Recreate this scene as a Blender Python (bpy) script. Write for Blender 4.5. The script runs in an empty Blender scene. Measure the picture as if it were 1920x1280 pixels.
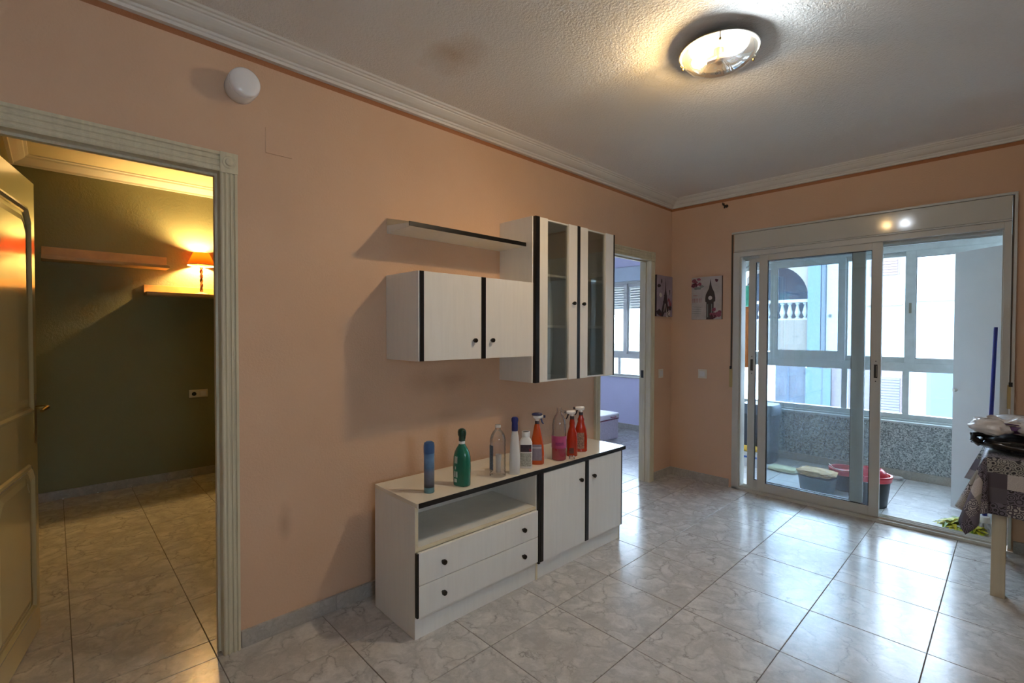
import bpy, math, random
from mathutils import Vector, Matrix, noise
random.seed(7)
S = bpy.context.scene
COL = S.collection
PI = math.pi

# ---------------------------------------------------------------- camera
CAM = Vector((2.3525, -4.435, 1.40))
yaw, pitch, roll, FPX = -0.8077, -0.0181, 0.0025, 899.03
fw = Vector((math.sin(yaw)*math.cos(pitch), math.cos(yaw)*math.cos(pitch), math.sin(pitch)))
rt = Vector((math.cos(yaw), -math.sin(yaw), 0)); up = rt.cross(fw)
rt2 = math.cos(roll)*rt + math.sin(roll)*up
up2 = -math.sin(roll)*rt + math.cos(roll)*up
cd = bpy.data.cameras.new('camera'); cam = bpy.data.objects.new('camera', cd); COL.objects.link(cam)
cd.sensor_width = 36; cd.lens = FPX/1920*36; cd.clip_start = 0.03
R3 = Matrix((rt2, up2, -fw)).transposed()
cam.matrix_world = Matrix.Translation(CAM) @ R3.to_4x4()
S.camera = cam

# ---------------------------------------------------------------- world, sun, exposure
W = bpy.data.worlds.new('sky'); S.world = W; W.use_nodes = True
W.node_tree.nodes['Background'].inputs[0].default_value = (0.62, 0.80, 1.0, 1)
W.node_tree.nodes['Background'].inputs[1].default_value = 28.0
sd = bpy.data.lights.new('sun', 'SUN'); sd.energy = 2.0; sd.angle = math.radians(2); sd.color = (1, .96, .9)
sun = bpy.data.objects.new('sun', sd); COL.objects.link(sun)
sun.rotation_euler = Vector((0.35, 0.75, -0.8)).to_track_quat('-Z', 'Y').to_euler()
S.view_settings.view_transform = 'Standard'; S.view_settings.look = 'None'
S.view_settings.gamma = 1; S.view_settings.use_curve_mapping = False
S.view_settings.exposure = 0.0
WARM_E, COOL_E, SHELF_E = 1500, 880, 3600

# ---------------------------------------------------------------- materials
def lin(h):
    h = h.lstrip('#'); c = [int(h[i:i+2], 16)/255 for i in (0, 2, 4)]
    return tuple((x/12.92 if x <= .04045 else ((x+.055)/1.055)**2.4) for x in c) + (1,)
def nt(name):
    m = bpy.data.materials.new(name); m.use_nodes = True
    t = m.node_tree; return m, t, t.nodes['Principled BSDF']
def N(t, typ, **kw):
    n = t.nodes.new(typ)
    for k, v in kw.items():
        if k in n.inputs.keys(): n.inputs[k].default_value = v
        else: setattr(n, k, v)
    return n
def ramp(t, fac, stops, interp='LINEAR'):
    r = t.nodes.new('ShaderNodeValToRGB'); cr = r.color_ramp; cr.interpolation = interp
    while len(cr.elements) < len(stops): cr.elements.new(.5)
    for e, (p, c) in zip(cr.elements, stops): e.position = p; e.color = c
    t.links.new(fac, r.inputs[0]); return r
def mix(t, fac, a, b, mode='MIX'):
    m = t.nodes.new('ShaderNodeMix'); m.data_type = 'RGBA'; m.blend_type = mode
    for s, v in ((m.inputs[0], fac), (m.inputs[6], a), (m.inputs[7], b)):
        if hasattr(v, 'links') or isinstance(v, bpy.types.NodeSocket): t.links.new(v, s)
        else: s.default_value = v
    return m.outputs[2]
def pos(t, kind='Object'):
    return t.nodes.new('ShaderNodeTexCoord').outputs[kind]
def wpos(t):
    return t.nodes.new('ShaderNodeNewGeometry').outputs['Position']
def plain(name, col, rough=.5, var=.06, vs=6, bump=0, bs=80, metal=0, spec=.5, coord='Object', clear=0):
    m, t, p = nt(name); c = lin(col) if isinstance(col, str) else col
    p.inputs['Roughness'].default_value = rough; p.inputs['Metallic'].default_value = metal
    p.inputs['Specular IOR Level'].default_value = spec
    if clear: p.inputs['Coat Weight'].default_value = clear; p.inputs['Coat Roughness'].default_value = .08
    co = wpos(t) if coord == 'World' else pos(t, coord)
    n = N(t, 'ShaderNodeTexNoise', Scale=vs, Detail=4); t.links.new(co, n.inputs['Vector'])
    d = tuple(x*(1-var) for x in c[:3])+(1,); b = tuple(min(1, x*(1+var)) for x in c[:3])+(1,)
    r = ramp(t, n.outputs[0], [(.3, d), (.7, b)]); t.links.new(r.outputs[0], p.inputs['Base Color'])
    if bump:
        n2 = N(t, 'ShaderNodeTexNoise', Scale=bs, Detail=3); t.links.new(co, n2.inputs['Vector'])
        bp = N(t, 'ShaderNodeBump', Strength=bump, Distance=.004); t.links.new(n2.outputs[0], bp.inputs['Height'])
        t.links.new(bp.outputs[0], p.inputs['Normal'])
    return m
def emis(name, col, s):
    m, t, p = nt(name); p.inputs['Emission Color'].default_value = tuple(col)+(1,); p.inputs['Emission Strength'].default_value = s
    p.inputs['Base Color'].default_value = (.8, .8, .8, 1); return m
def thin_glass(name, tint=(.95, .98, 1), haze=0., rough=.02, f0=.06, hazecol=(.8, .9, 1)):
    m = bpy.data.materials.new(name); m.use_nodes = True; t = m.node_tree; t.nodes.clear()
    out = t.nodes.new('ShaderNodeOutputMaterial')
    tr = N(t, 'ShaderNodeBsdfTransparent', Color=tint+(1,)); gl = N(t, 'ShaderNodeBsdfGlossy', Roughness=rough)
    lw = N(t, 'ShaderNodeLayerWeight', Blend=.25)
    mm = N(t, 'ShaderNodeMath', operation='MULTIPLY_ADD'); mm.inputs[1].default_value = .75; mm.inputs[2].default_value = f0
    t.links.new(lw.outputs['Fresnel'], mm.inputs[0])
    ms = t.nodes.new('ShaderNodeMixShader'); t.links.new(mm.outputs[0], ms.inputs[0])
    base = tr.outputs[0]
    if haze:
        df = N(t, 'ShaderNodeBsdfTranslucent', Color=hazecol+(1,)); df2 = N(t, 'ShaderNodeBsdfDiffuse', Color=hazecol+(1,))
        a = t.nodes.new('ShaderNodeAddShader'); h = t.nodes.new('ShaderNodeMixShader'); h.inputs[0].default_value = .5
        t.links.new(df.outputs[0], h.inputs[1]); t.links.new(df2.outputs[0], h.inputs[2])
        h2 = t.nodes.new('ShaderNodeMixShader')
        n = N(t, 'ShaderNodeTexNoise', Scale=3., Detail=5); t.links.new(pos(t), n.inputs['Vector'])
        mr = N(t, 'ShaderNodeMapRange'); mr.inputs[1].default_value = .3; mr.inputs[2].default_value = .7
        mr.inputs[3].default_value = haze*.7; mr.inputs[4].default_value = haze*1.3
        t.links.new(n.outputs[0], mr.inputs[0]); t.links.new(mr.outputs[0], h2.inputs[0])
        t.links.new(base, h2.inputs[1]); t.links.new(h.outputs[0], h2.inputs[2]); base = h2.outputs[0]
    t.links.new(base, ms.inputs[1]); t.links.new(gl.outputs[0], ms.inputs[2]); t.links.new(ms.outputs[0], out.inputs[0])
    return m

def wall_mat(name, col, stains=(), bump=.35, var=.05, scale=90, band=0):
    m, t, p = nt(name); c = lin(col); p.inputs['Roughness'].default_value = .75; p.inputs['Specular IOR Level'].default_value = .3
    P = wpos(t)
    n = N(t, 'ShaderNodeTexNoise', Scale=1.6, Detail=5); t.links.new(P, n.inputs['Vector'])
    r = ramp(t, n.outputs[0], [(.3, tuple(x*(1-var) for x in c[:3])+(1,)), (.7, tuple(min(1, x*(1+var)) for x in c[:3])+(1,))])
    colr = r.outputs[0]
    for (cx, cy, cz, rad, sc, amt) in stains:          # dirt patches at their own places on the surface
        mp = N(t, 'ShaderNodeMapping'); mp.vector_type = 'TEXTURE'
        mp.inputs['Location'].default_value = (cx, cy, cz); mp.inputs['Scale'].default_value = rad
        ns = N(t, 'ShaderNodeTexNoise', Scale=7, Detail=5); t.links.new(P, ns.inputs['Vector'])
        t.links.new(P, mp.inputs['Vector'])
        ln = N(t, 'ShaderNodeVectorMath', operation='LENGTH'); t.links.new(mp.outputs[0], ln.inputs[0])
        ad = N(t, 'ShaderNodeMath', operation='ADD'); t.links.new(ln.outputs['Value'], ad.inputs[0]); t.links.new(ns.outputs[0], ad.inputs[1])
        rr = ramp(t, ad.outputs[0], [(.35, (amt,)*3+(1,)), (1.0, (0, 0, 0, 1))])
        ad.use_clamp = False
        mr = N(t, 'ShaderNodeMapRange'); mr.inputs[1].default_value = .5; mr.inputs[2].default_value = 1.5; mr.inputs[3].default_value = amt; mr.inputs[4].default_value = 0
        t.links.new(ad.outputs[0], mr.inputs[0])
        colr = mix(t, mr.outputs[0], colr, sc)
    if band:                                           # darker colour above a set height, just under the crown moulding
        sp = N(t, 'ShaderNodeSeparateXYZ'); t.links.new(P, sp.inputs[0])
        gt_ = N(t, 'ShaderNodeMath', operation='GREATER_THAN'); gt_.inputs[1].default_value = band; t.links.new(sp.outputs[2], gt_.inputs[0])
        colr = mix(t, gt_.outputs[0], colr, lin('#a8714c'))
    t.links.new(colr, p.inputs['Base Color'])
    n2 = N(t, 'ShaderNodeTexNoise', Scale=scale, Detail=3, Roughness=.6); t.links.new(P, n2.inputs['Vector'])
    bp = N(t, 'ShaderNodeBump', Strength=bump, Distance=.005); t.links.new(n2.outputs[0], bp.inputs['Height']); t.links.new(bp.outputs[0], p.inputs['Normal'])
    return m

def marble(name, light, dark, rough=.13, scale=1., vein=.6, per_object=True, bumpy=.06):
    m, t, p = nt(name); p.inputs['Roughness'].default_value = rough; p.inputs['Specular IOR Level'].default_value = .38
    co = wpos(t)
    if per_object:
        oi = t.nodes.new('ShaderNodeObjectInfo'); vm = N(t, 'ShaderNodeVectorMath', operation='SCALE'); vm.inputs[0].default_value = (13.1, 7.7, 3.3)
        t.links.new(oi.outputs['Random'], vm.inputs['Scale']); va = N(t, 'ShaderNodeVectorMath', operation='ADD')
        t.links.new(co, va.inputs[0]); t.links.new(vm.outputs[0], va.inputs[1]); co = va.outputs[0]
    w = N(t, 'ShaderNodeTexNoise', Scale=5*scale, Detail=5, Roughness=.6); t.links.new(co, w.inputs['Vector'])
    sc = N(t, 'ShaderNodeVectorMath', operation='SCALE'); sc.inputs['Scale'].default_value = .28; t.links.new(w.outputs['Color'], sc.inputs[0])
    a = N(t, 'ShaderNodeVectorMath', operation='ADD'); t.links.new(co, a.inputs[0]); t.links.new(sc.outputs[0], a.inputs[1])
    v = N(t, 'ShaderNodeTexVoronoi', Scale=6.5*scale); v.feature = 'DISTANCE_TO_EDGE'; t.links.new(a.outputs[0], v.inputs['Vector'])
    L, D = lin(light), lin(dark)
    r1 = ramp(t, v.outputs['Distance'], [(0, (vein,)*3+(1,)), (.035, (vein*.35,)*3+(1,)), (.12, (0, 0, 0, 1))])
    n = N(t, 'ShaderNodeTexNoise', Scale=9*scale, Detail=8, Roughness=.7); t.links.new(a.outputs[0], n.inputs['Vector'])
    mask = ramp(t, n.outputs[0], [(.42, (0, 0, 0, 1)), (.62, (1, 1, 1, 1))])
    fac = mix(t, 1.0, r1.outputs[0], mask.outputs[0], 'MULTIPLY')
    r2 = ramp(t, n.outputs[0], [(.36, tuple(L[i]*.55+D[i]*.45 for i in range(3))+(1,)), (.64, L)])
    c = mix(t, fac, r2.outputs[0], D)
    t.links.new(c, p.inputs['Base Color'])
    nb = N(t, 'ShaderNodeTexNoise', Scale=28, Detail=2); t.links.new(wpos(t), nb.inputs['Vector'])
    bp = N(t, 'ShaderNodeBump', Strength=bumpy, Distance=.01); t.links.new(nb.outputs[0], bp.inputs['Height']); t.links.new(bp.outputs[0], p.inputs['Normal'])
    return m

def granite(name):
    m, t, p = nt(name); p.inputs['Roughness'].default_value = .55
    v = N(t, 'ShaderNodeTexVoronoi', Scale=110); t.links.new(wpos(t), v.inputs['Vector'])
    s = N(t, 'ShaderNodeSeparateColor'); t.links.new(v.outputs['Color'], s.inputs[0])
    r = ramp(t, s.outputs[0], [(0, lin('#6a7070')), (.2, lin('#8b9292')), (.5, lin('#a9b0b0')), (.78, lin('#c2c8c6'))], 'CONSTANT')
    t.links.new(r.outputs[0], p.inputs['Base Color']); return m

def wood_white(name, col='#e9e7df', grain=.018, rough=.33):
    m, t, p = nt(name); p.inputs['Roughness'].default_value = rough; c = lin(col)
    mp = N(t, 'ShaderNodeMapping'); mp.inputs['Scale'].default_value = (26, 26, 2.2); t.links.new(pos(t), mp.inputs[0])
    n = N(t, 'ShaderNodeTexNoise', Scale=1.6, Detail=6, Distortion=.8); t.links.new(mp.outputs[0], n.inputs['Vector'])
    r = ramp(t, n.outputs[0], [(.35, tuple(x*(1-grain*2) for x in c[:3])+(1,)), (.6, c)])
    t.links.new(r.outputs[0], p.inputs['Base Color'])
    bp = N(t, 'ShaderNodeBump', Strength=.06, Distance=.002); t.links.new(n.outputs[0], bp.inputs['Height']); t.links.new(bp.outputs[0], p.inputs['Normal'])
    return m

def cloth_mat(name):
    m, t, p = nt(name); p.inputs['Roughness'].default_value = .55
    uv = pos(t, 'UV')
    fl = N(t, 'ShaderNodeVectorMath', operation='SCALE'); fl.inputs['Scale'].default_value = 12.5; t.links.new(uv, fl.inputs[0])
    f2 = N(t, 'ShaderNodeVectorMath', operation='FLOOR'); t.links.new(fl.outputs[0], f2.inputs[0])
    wn = N(t, 'ShaderNodeTexWhiteNoise'); wn.noise_dimensions = '2D'; t.links.new(f2.outputs[0], wn.inputs['Vector'])
    r = ramp(t, wn.outputs['Value'], [(0, lin('#4a434c')), (.2, lin('#b9b2ae')), (.36, lin('#6b6470')), (.52, lin('#9a978e')), (.68, lin('#56525a')), (.82, lin('#a7a0a6'))], 'CONSTANT')
    v = N(t, 'ShaderNodeTexVoronoi', Scale=34); t.links.new(uv, v.inputs['Vector'])
    sn = N(t, 'ShaderNodeMath', operation='SINE'); ml = N(t, 'ShaderNodeMath', operation='MULTIPLY'); ml.inputs[1].default_value = 24
    t.links.new(v.outputs['Distance'], ml.inputs[0]); t.links.new(ml.outputs[0], sn.inputs[0])
    om = ramp(t, sn.outputs[0], [(.35, (0, 0, 0, 1)), (.5, (1, 1, 1, 1))])
    wn2 = N(t, 'ShaderNodeTexWhiteNoise'); wn2.noise_dimensions = '3D'
    ad = N(t, 'ShaderNodeVectorMath', operation='ADD'); ad.inputs[1].default_value = (3, 9, 5); t.links.new(f2.outputs[0], ad.inputs[0]); t.links.new(ad.outputs[0], wn2.inputs['Vector'])
    orn = ramp(t, wn2.outputs['Value'], [(0, lin('#222026')), (.5, lin('#c4beb8'))], 'CONSTANT')
    on = ramp(t, wn2.outputs['Value'], [(0, (1, 1, 1, 1)), (.3, (0, 0, 0, 1)), (.6, (.8, .8, .8, 1))], 'CONSTANT')
    f = mix(t, 1.0, om.outputs[0], on.outputs[0], 'MULTIPLY')
    t.links.new(mix(t, f, r.outputs[0], orn.outputs[0]), p.inputs['Base Color'])
    return m

def shade_mat(name, col, em, s):
    m = bpy.data.materials.new(name); m.use_nodes = True; t = m.node_tree; t.nodes.clear(); out = t.nodes.new('ShaderNodeOutputMaterial')
    d = N(t, 'ShaderNodeBsdfDiffuse', Color=lin(col)); tl = N(t, 'ShaderNodeBsdfTranslucent', Color=lin(em))
    ms = t.nodes.new('ShaderNodeMixShader'); ms.inputs[0].default_value = s
    t.links.new(d.outputs[0], ms.inputs[1]); t.links.new(tl.outputs[0], ms.inputs[2]); t.links.new(ms.outputs[0], out.inputs[0]); return m

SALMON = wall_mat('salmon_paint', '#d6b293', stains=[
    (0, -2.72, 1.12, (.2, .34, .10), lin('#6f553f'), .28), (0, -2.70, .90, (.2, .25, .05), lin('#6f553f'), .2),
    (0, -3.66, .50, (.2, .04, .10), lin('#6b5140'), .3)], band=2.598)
GREEN = wall_mat('grey_green_paint', '#8b8b6c', bump=.5, scale=60)
LILAC = wall_mat('lilac_paint', '#dcdaf2', bump=.2)
CEIL = wall_mat('stippled_ceiling_paint', '#e6e3dc', stains=[(0.53, -3.07, 2.69, (.20, .15, .3), lin('#b8956c'), .6)], bump=.95, scale=95, var=.02)
CEIL2 = wall_mat('bedroom_ceiling_paint', '#d8cfae', bump=.2)
WHITEWALL = wall_mat('balcony_white_paint', '#edeeeb', bump=.3)
PLASTER = plain('crown_plaster', '#d9d6cc', .55, .02, coord='World')
TILE = marble('marble_floor_tile', '#d0ccc5', '#6e6964', .22, vein=.72)
BTILE = marble('balcony_floor_tile', '#eeefef', '#a7a9ab', .25)
SKIRT = marble('marble_skirting', '#b9b4aa', '#807a70', .3, 1.6)
GROUT = plain('grout', '#6e675f', .9, coord='World')
CREAM = wood_white('cream_varnished_casing', '#d4cbad', .06, .35)
LEAFM = plain('glossy_cream_door', '#c9ba8a', .16, .03, clear=.6)
ALU = plain('white_lacquered_aluminium', '#c9c8bf', .32, .02, coord='World')
ALU2 = plain('weathered_aluminium', '#c3cbca', .45, .08, vs=12, coord='World')
BOXM = plain('glossy_shutter_box', '#c8c6ba', .10, .015, coord='World')
DARK = plain('dark_gasket', '#1d1f1e', .5)
WHITE = wood_white('white_melamine')
EDGE = plain('cream_board_edge', '#dccfae', .5)
BLACK = plain('black_edge_trim', '#08090c', .3, .1)
KNOB = plain('black_knob_plastic', '#0a0a0a', .25)
INNER = plain('inner_white_board', '#e4e2d8', .4)
METAL = plain('brushed_steel', '#9a9484', .3, metal=1)
BRASS = plain('aged_brass', '#8d7440', .35, metal=1)
IVORY = plain('ivory_plastic', '#ddd6c4', .3)
WPLAST = plain('white_plastic', '#e6e6e4', .22, .02, clear=.4)
STRAP = plain('grey_brown_strap', '#5a5146', .8)
WINDER = plain('yellowed_plastic', '#b9a36c', .4)
GLASS = thin_glass('window_glass', (.96, .98, 1.0))
HAZY = thin_glass('dusty_door_glass', (.90, .96, .98), haze=.035)
SMOKE = thin_glass('cabinet_glass', (.94, .96, .94), f0=.06)
DISH = thin_glass('lamp_dish_glass', (.97, .97, .95), haze=.012, hazecol=(1, 1, 1))
FROST = thin_glass('frosted_dish_rim', (.7, .72, .72), haze=.65, hazecol=(.75, .78, .78))
GRAN = granite('speckled_granite')

# ---------------------------------------------------------------- mesh helpers
WM = {}
class MB:
    def __init__(s): s.v = []; s.f = []; s.m = []; s.uv = {}
    def add(s, vs, fs, m=0):
        b = len(s.v); s.v += [Vector(v) for v in vs]; s.f += [tuple(b+i for i in f) for f in fs]; s.m += [m]*len(fs); return s
    def box(s, x0, x1, y0, y1, z0, z1, m=0):
        return s.add([(x, y, z) for z in (z0, z1) for y in (y0, y1) for x in (x0, x1)],
                     [(0, 2, 3, 1), (4, 5, 7, 6), (0, 1, 5, 4), (2, 6, 7, 3), (0, 4, 6, 2), (1, 3, 7, 5)], m)
    def prism(s, poly, axis, a, b, m=0):
        n = len(poly)
        def P(p, t): return {'x': (t, p[0], p[1]), 'y': (p[0], t, p[1]), 'z': (p[0], p[1], t)}[axis]
        vs = [P(p, a) for p in poly]+[P(p, b) for p in poly]
        fs = [tuple(range(n))[::-1], tuple(range(n, 2*n))]+[(i, (i+1) % n, n+(i+1) % n, n+i) for i in range(n)]
        return s.add(vs, fs, m)
    def loft(s, rings, m=0, cap=True, close=True):
        n = len(rings[0]); vs = [p for r in rings for p in r]; fs = []
        for k in range(len(rings)-1):
            for i in range(n if close else n-1):
                j = (i+1) % n; fs.append((k*n+i, k*n+j, (k+1)*n+j, (k+1)*n+i))
        if cap: fs.append(tuple(range(n))[::-1]); fs.append(tuple(range((len(rings)-1)*n, len(rings)*n)))
        return s.add(vs, fs, m)
    def sect(s, prof, c=(0, 0, 0), n=24, power=2., rot=0, m=0, cap=True):
        """prof: (z, rx, ry) or (z, rx, ry, ox); superellipse cross sections"""
        rings = []
        for q in prof:
            z, rx, ry = q[:3]; ox = q[3] if len(q) > 3 else 0; r = []
            for i in range(n):
                a = 2*PI*i/n; ca, sa = math.cos(a), math.sin(a)
                x = math.copysign(abs(ca)**(2/power), ca)*rx+ox; y = math.copysign(abs(sa)**(2/power), sa)*ry
                r.append((c[0]+x*math.cos(rot)-y*math.sin(rot), c[1]+x*math.sin(rot)+y*math.cos(rot), c[2]+z))
            rings.append(r)
        return s.loft(rings, m, cap)
    def lathe(s, prof, c=(0, 0, 0), n=24, axis='z', m=0, cap=True):
        rings = []
        for (r, t) in prof:
            g = []
            for i in range(n):
                a = 2*PI*i/n; p, q = r*math.cos(a), r*math.sin(a)
                g.append({'z': (c[0]+p, c[1]+q, c[2]+t), 'x': (c[0]+t, c[1]+p, c[2]+q), 'y': (c[0]+q, c[1]+t, c[2]+p)}[axis])
            rings.append(g)
        return s.loft(rings, m, cap)
    def tube(s, pts, r, n=10, m=0):
        pts = [Vector(p) for p in pts]; rings = []
        rr = r if isinstance(r, (list, tuple)) else [r]*len(pts)
        for i, p in enumerate(pts):
            d = (pts[min(i+1, len(pts)-1)]-pts[max(i-1, 0)]).normalized()
            a = d.orthogonal() if i == 0 else (last - d*last.dot(d)); a.normalize(); last = a; b = d.cross(a)
            rings.append([p+rr[i]*(math.cos(2*PI*k/n)*a+math.sin(2*PI*k/n)*b) for k in range(n)])
        return s.loft(rings, m)
    def grid(s, fn, nu, nv, m=0, uv=False, thick=0):
        b = len(s.v); vs = []; 
        for j in range(nv+1):
            for i in range(nu+1): vs.append(fn(i/nu, j/nv))
        fs = [(j*(nu+1)+i, j*(nu+1)+i+1, (j+1)*(nu+1)+i+1, (j+1)*(nu+1)+i) for j in range(nv) for i in range(nu)]
        return s.add(vs, fs, m)
    def build(s, name, mat, parent=None, local=False, bevel=0, smooth=False, sub=0, flip=False, origin=None):
        me = bpy.data.meshes.new(name); vs = s.v
        loc = Vector((0, 0, 0))
        if parent is not None:
            if not local:
                inv = WM[parent.name].inverted(); vs = [inv @ v for v in vs]
        else:
            xs = [v.x for v in vs]; ys = [v.y for v in vs]; zs = [v.z for v in vs]
            loc = Vector(((min(xs)+max(xs))/2, (min(ys)+max(ys))/2, min(zs))); vs = [v-loc for v in vs]
        me.from_pydata([tuple(v) for v in vs], [], s.f)
        for mm in (mat if isinstance(mat, (list, tuple)) else [mat]): me.materials.append(mm)
        for p, k in zip(me.polygons, s.m): p.material_index = k
        if smooth: me.shade_smooth(); me.set_sharp_from_angle(angle=math.radians(40))
        me.update()
        o = bpy.data.objects.new(name, me); COL.objects.link(o); o.location = loc
        if parent is not None: o.parent = parent; WM[o.name] = WM[parent.name]
        else: WM[o.name] = Matrix.Translation(loc)
        if bevel:
            b = o.modifiers.new('bevel', 'BEVEL'); b.width = bevel; b.segments = 2; b.limit_method = 'ANGLE'; b.harden_normals = False
        if sub: d = o.modifiers.new('sub', 'SUBSURF'); d.levels = sub; d.render_levels = sub
        return o
def tag(o, label=None, cat=None, group=None, kind=None):
    if label: o['label'] = label
    if cat: o['category'] = cat
    if group: o['group'] = group
    if kind: o['kind'] = kind
    return o
def root(name, loc, rz=0, label=None, cat=None, group=None, kind=None):
    o = bpy.data.objects.new(name, None); COL.objects.link(o); o.location = loc; o.rotation_euler = (0, 0, rz)
    o.empty_display_size = .05
    WM[o.name] = Matrix.Translation(Vector(loc)) @ Matrix.Rotation(rz, 4, 'Z')
    return tag(o, label, cat, group, kind)
def struct(name, mb, mat, bevel=0, smooth=False, label=None, cat=None):
    o = mb.build(name, mat, bevel=bevel, smooth=smooth); tag(o, label, cat, kind='structure'); return o
def slabs(spec):
    m = MB()
    for q in spec: m.box(*q)
    return m

# ---------------------------------------------------------------- room shell
XR, YN, H = 3.75, -6.3, 2.69
D1L, D1R, D1H = -4.64, -3.917, 2.083      # bedroom doorway in the left wall
D3L, D3R, D3H = -1.195, -.413, 2.072       # far doorway in the left wall
def wall_x(x0, x1, y0, y1, z1, holes):
    m = MB(); ys = y0
    for a, b, h in sorted(holes): m.box(x0, x1, ys, a, 0, z1); m.box(x0, x1, a, b, h, z1); ys = b
    m.box(x0, x1, ys, y1, 0, z1); return m
lay = lambda o, t, c='wall': tag(o, t, c)
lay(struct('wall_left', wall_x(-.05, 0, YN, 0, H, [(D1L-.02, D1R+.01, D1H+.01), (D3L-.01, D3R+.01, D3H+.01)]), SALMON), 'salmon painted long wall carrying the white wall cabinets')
lay(struct('wall_bedroom_near', wall_x(-.10, -.05, -4.80, -2.2, 2.8, [(D1L-.02, D1R+.01, D1H+.01)]), GREEN), 'grey green bedroom side of the dividing wall beside the open door')
lay(struct('wall_side_room_near', wall_x(-.10, -.05, -2.1, 1.6, H, [(D3L-.01, D3R+.01, D3H+.01)]), LILAC), 'lilac side of the dividing wall in the far room')
BX0, BX1, BZ = .605, 2.345, 2.292        # balcony door opening
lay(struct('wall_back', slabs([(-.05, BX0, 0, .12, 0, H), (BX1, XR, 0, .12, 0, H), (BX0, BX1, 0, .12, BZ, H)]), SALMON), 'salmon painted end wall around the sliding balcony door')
lay(struct('wall_right', slabs([(XR, XR+.1, YN, -4.65, 0, H), (XR, XR+.1, -4.15, .12, 0, H), (XR, XR+.1, -4.65, -4.15, 0, 1.25), (XR, XR+.1, -4.65, -4.15, 1.75, H)]), SALMON), 'salmon painted right wall of the living room')  # small out-of-view opening added in this wall to let in fill daylight
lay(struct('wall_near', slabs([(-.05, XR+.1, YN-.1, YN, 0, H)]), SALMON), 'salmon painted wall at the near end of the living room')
lay(struct('ceiling', slabs([(-.05, XR+.1, YN-.1, .12, H, H+.06)]), CEIL), 'stippled white living room ceiling with a brown stain', 'ceiling')
# bedroom behind the open door
lay(struct('wall_bedroom_far', slabs([(-3.24, -3.14, -4.8, -2.1, 0, 2.86)]), GREEN), 'grey green bedroom far wall carrying two wooden shelves')
lay(struct('wall_bedroom_side', slabs([(-3.24, -.10, -4.80, -4.67, 0, 2.86)]), GREEN), 'grey green bedroom side wall behind the open door')
lay(struct('wall_bedroom_right', slabs([(-3.24, -.10, -2.2, -2.1, 0, 2.86)]), [GREEN, LILAC]), 'grey green partition closing the bedroom on the right')
lay(struct('ceiling_bedroom', slabs([(-3.24, -.05, -4.8, -2.1, 2.8, 2.86)]), CEIL2), 'yellow lit bedroom ceiling', 'ceiling')
# far side room
lay(struct('wall_side_room_left', slabs([(-3.1, -3.0, -2.1, -.5, 0, H), (-3.1, -3.0, .1, 1.7, 0, H), (-3.1, -3.0, -.5, .1, 0, 1.2), (-3.1, -3.0, -.5, .1, 1.75, H)]), LILAC), 'lilac wall at the left of the far room')  # unseen opening added here so daylight brightens the lilac room
lay(struct('wall_side_room_partition', slabs([(-3.0, -.10, -2.1, -2.05, 0, H)]), LILAC), 'lilac partition of the far room')
WX0, WX1 = -2.80, -1.0
lay(struct('wall_side_room_window', slabs([(-3.0, WX0, 1.6, 1.72, 0, H), (WX1, -.05, 1.6, 1.72, 0, H), (WX0, WX1, 1.6, 1.72, 0, .765), (WX0, WX1, 1.6, 1.72, 2.354, H)]), LILAC), 'lilac wall below and around the far room window')
lay(struct('ceiling_side_room', slabs([(-3.1, -.05, -2.1, 1.72, H, H+.06)]), CEIL), 'white ceiling of the far room', 'ceiling')
# balcony
lay(struct('wall_balcony_left', slabs([(-.05, .0, .12, 1.6, 0, 2.5)]), WHITEWALL), 'white wall at the left end of the balcony')
lay(struct('wall_balcony_right', slabs([(2.95, 3.05, .12, 1.7, 0, 2.5)]), WHITEWALL), 'white wall at the right end of the balcony')
lay(struct('ceiling_balcony', slabs([(-.05, 3.05, .12, 1.75, 2.42, 2.5)]), WHITEWALL), 'white ceiling over the glazed balcony', 'ceiling')
lay(struct('wall_balcony_parapet', slabs([(0, 2.95, 1.5, 1.74, 0, .53)]), GRAN, bevel=.004), 'speckled grey granite parapet under the balcony windows')
lay(struct('sun_block_roof', slabs([(-3.4, XR+.3, YN-.3, 1.95, 2.9, 3.1)]), WHITEWALL), 'unseen roof slab added over the flat to block the sun', 'roof')  # unseen slab added to keep the sun out of the rooms and balcony

# ---------------------------------------------------------------- floors: every tile its own piece
GX, GY, TS = .7575, -.3298, .4512
cache = {}
def tile_mesh(w, d, mat, gap=.0016, ch=.0012, th=.008):
    k = (round(w, 3), round(d, 3), mat.name)
    if k in cache: return cache[k]
    a, b = w/2-gap, d/2-gap; a2, b2 = a-ch, b-ch
    vs = [(-a, -b, -th), (a, -b, -th), (a, b, -th), (-a, b, -th), (-a, -b, -ch), (a, -b, -ch), (a, b, -ch), (-a, b, -ch), (-a2, -b2, 0), (a2, -b2, 0), (a2, b2, 0), (-a2, b2, 0)]
    fs = [(8, 9, 10, 11)]+[(i, (i+1) % 4, 4+(i+1) % 4, 4+i) for i in range(4)]+[(4+i, 4+(i+1) % 4, 8+(i+1) % 4, 8+i) for i in range(4)]
    me = bpy.data.meshes.new('tile'); me.from_pydata(vs, [], fs); me.materials.append(mat); me.update(); cache[k] = me; return me
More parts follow.
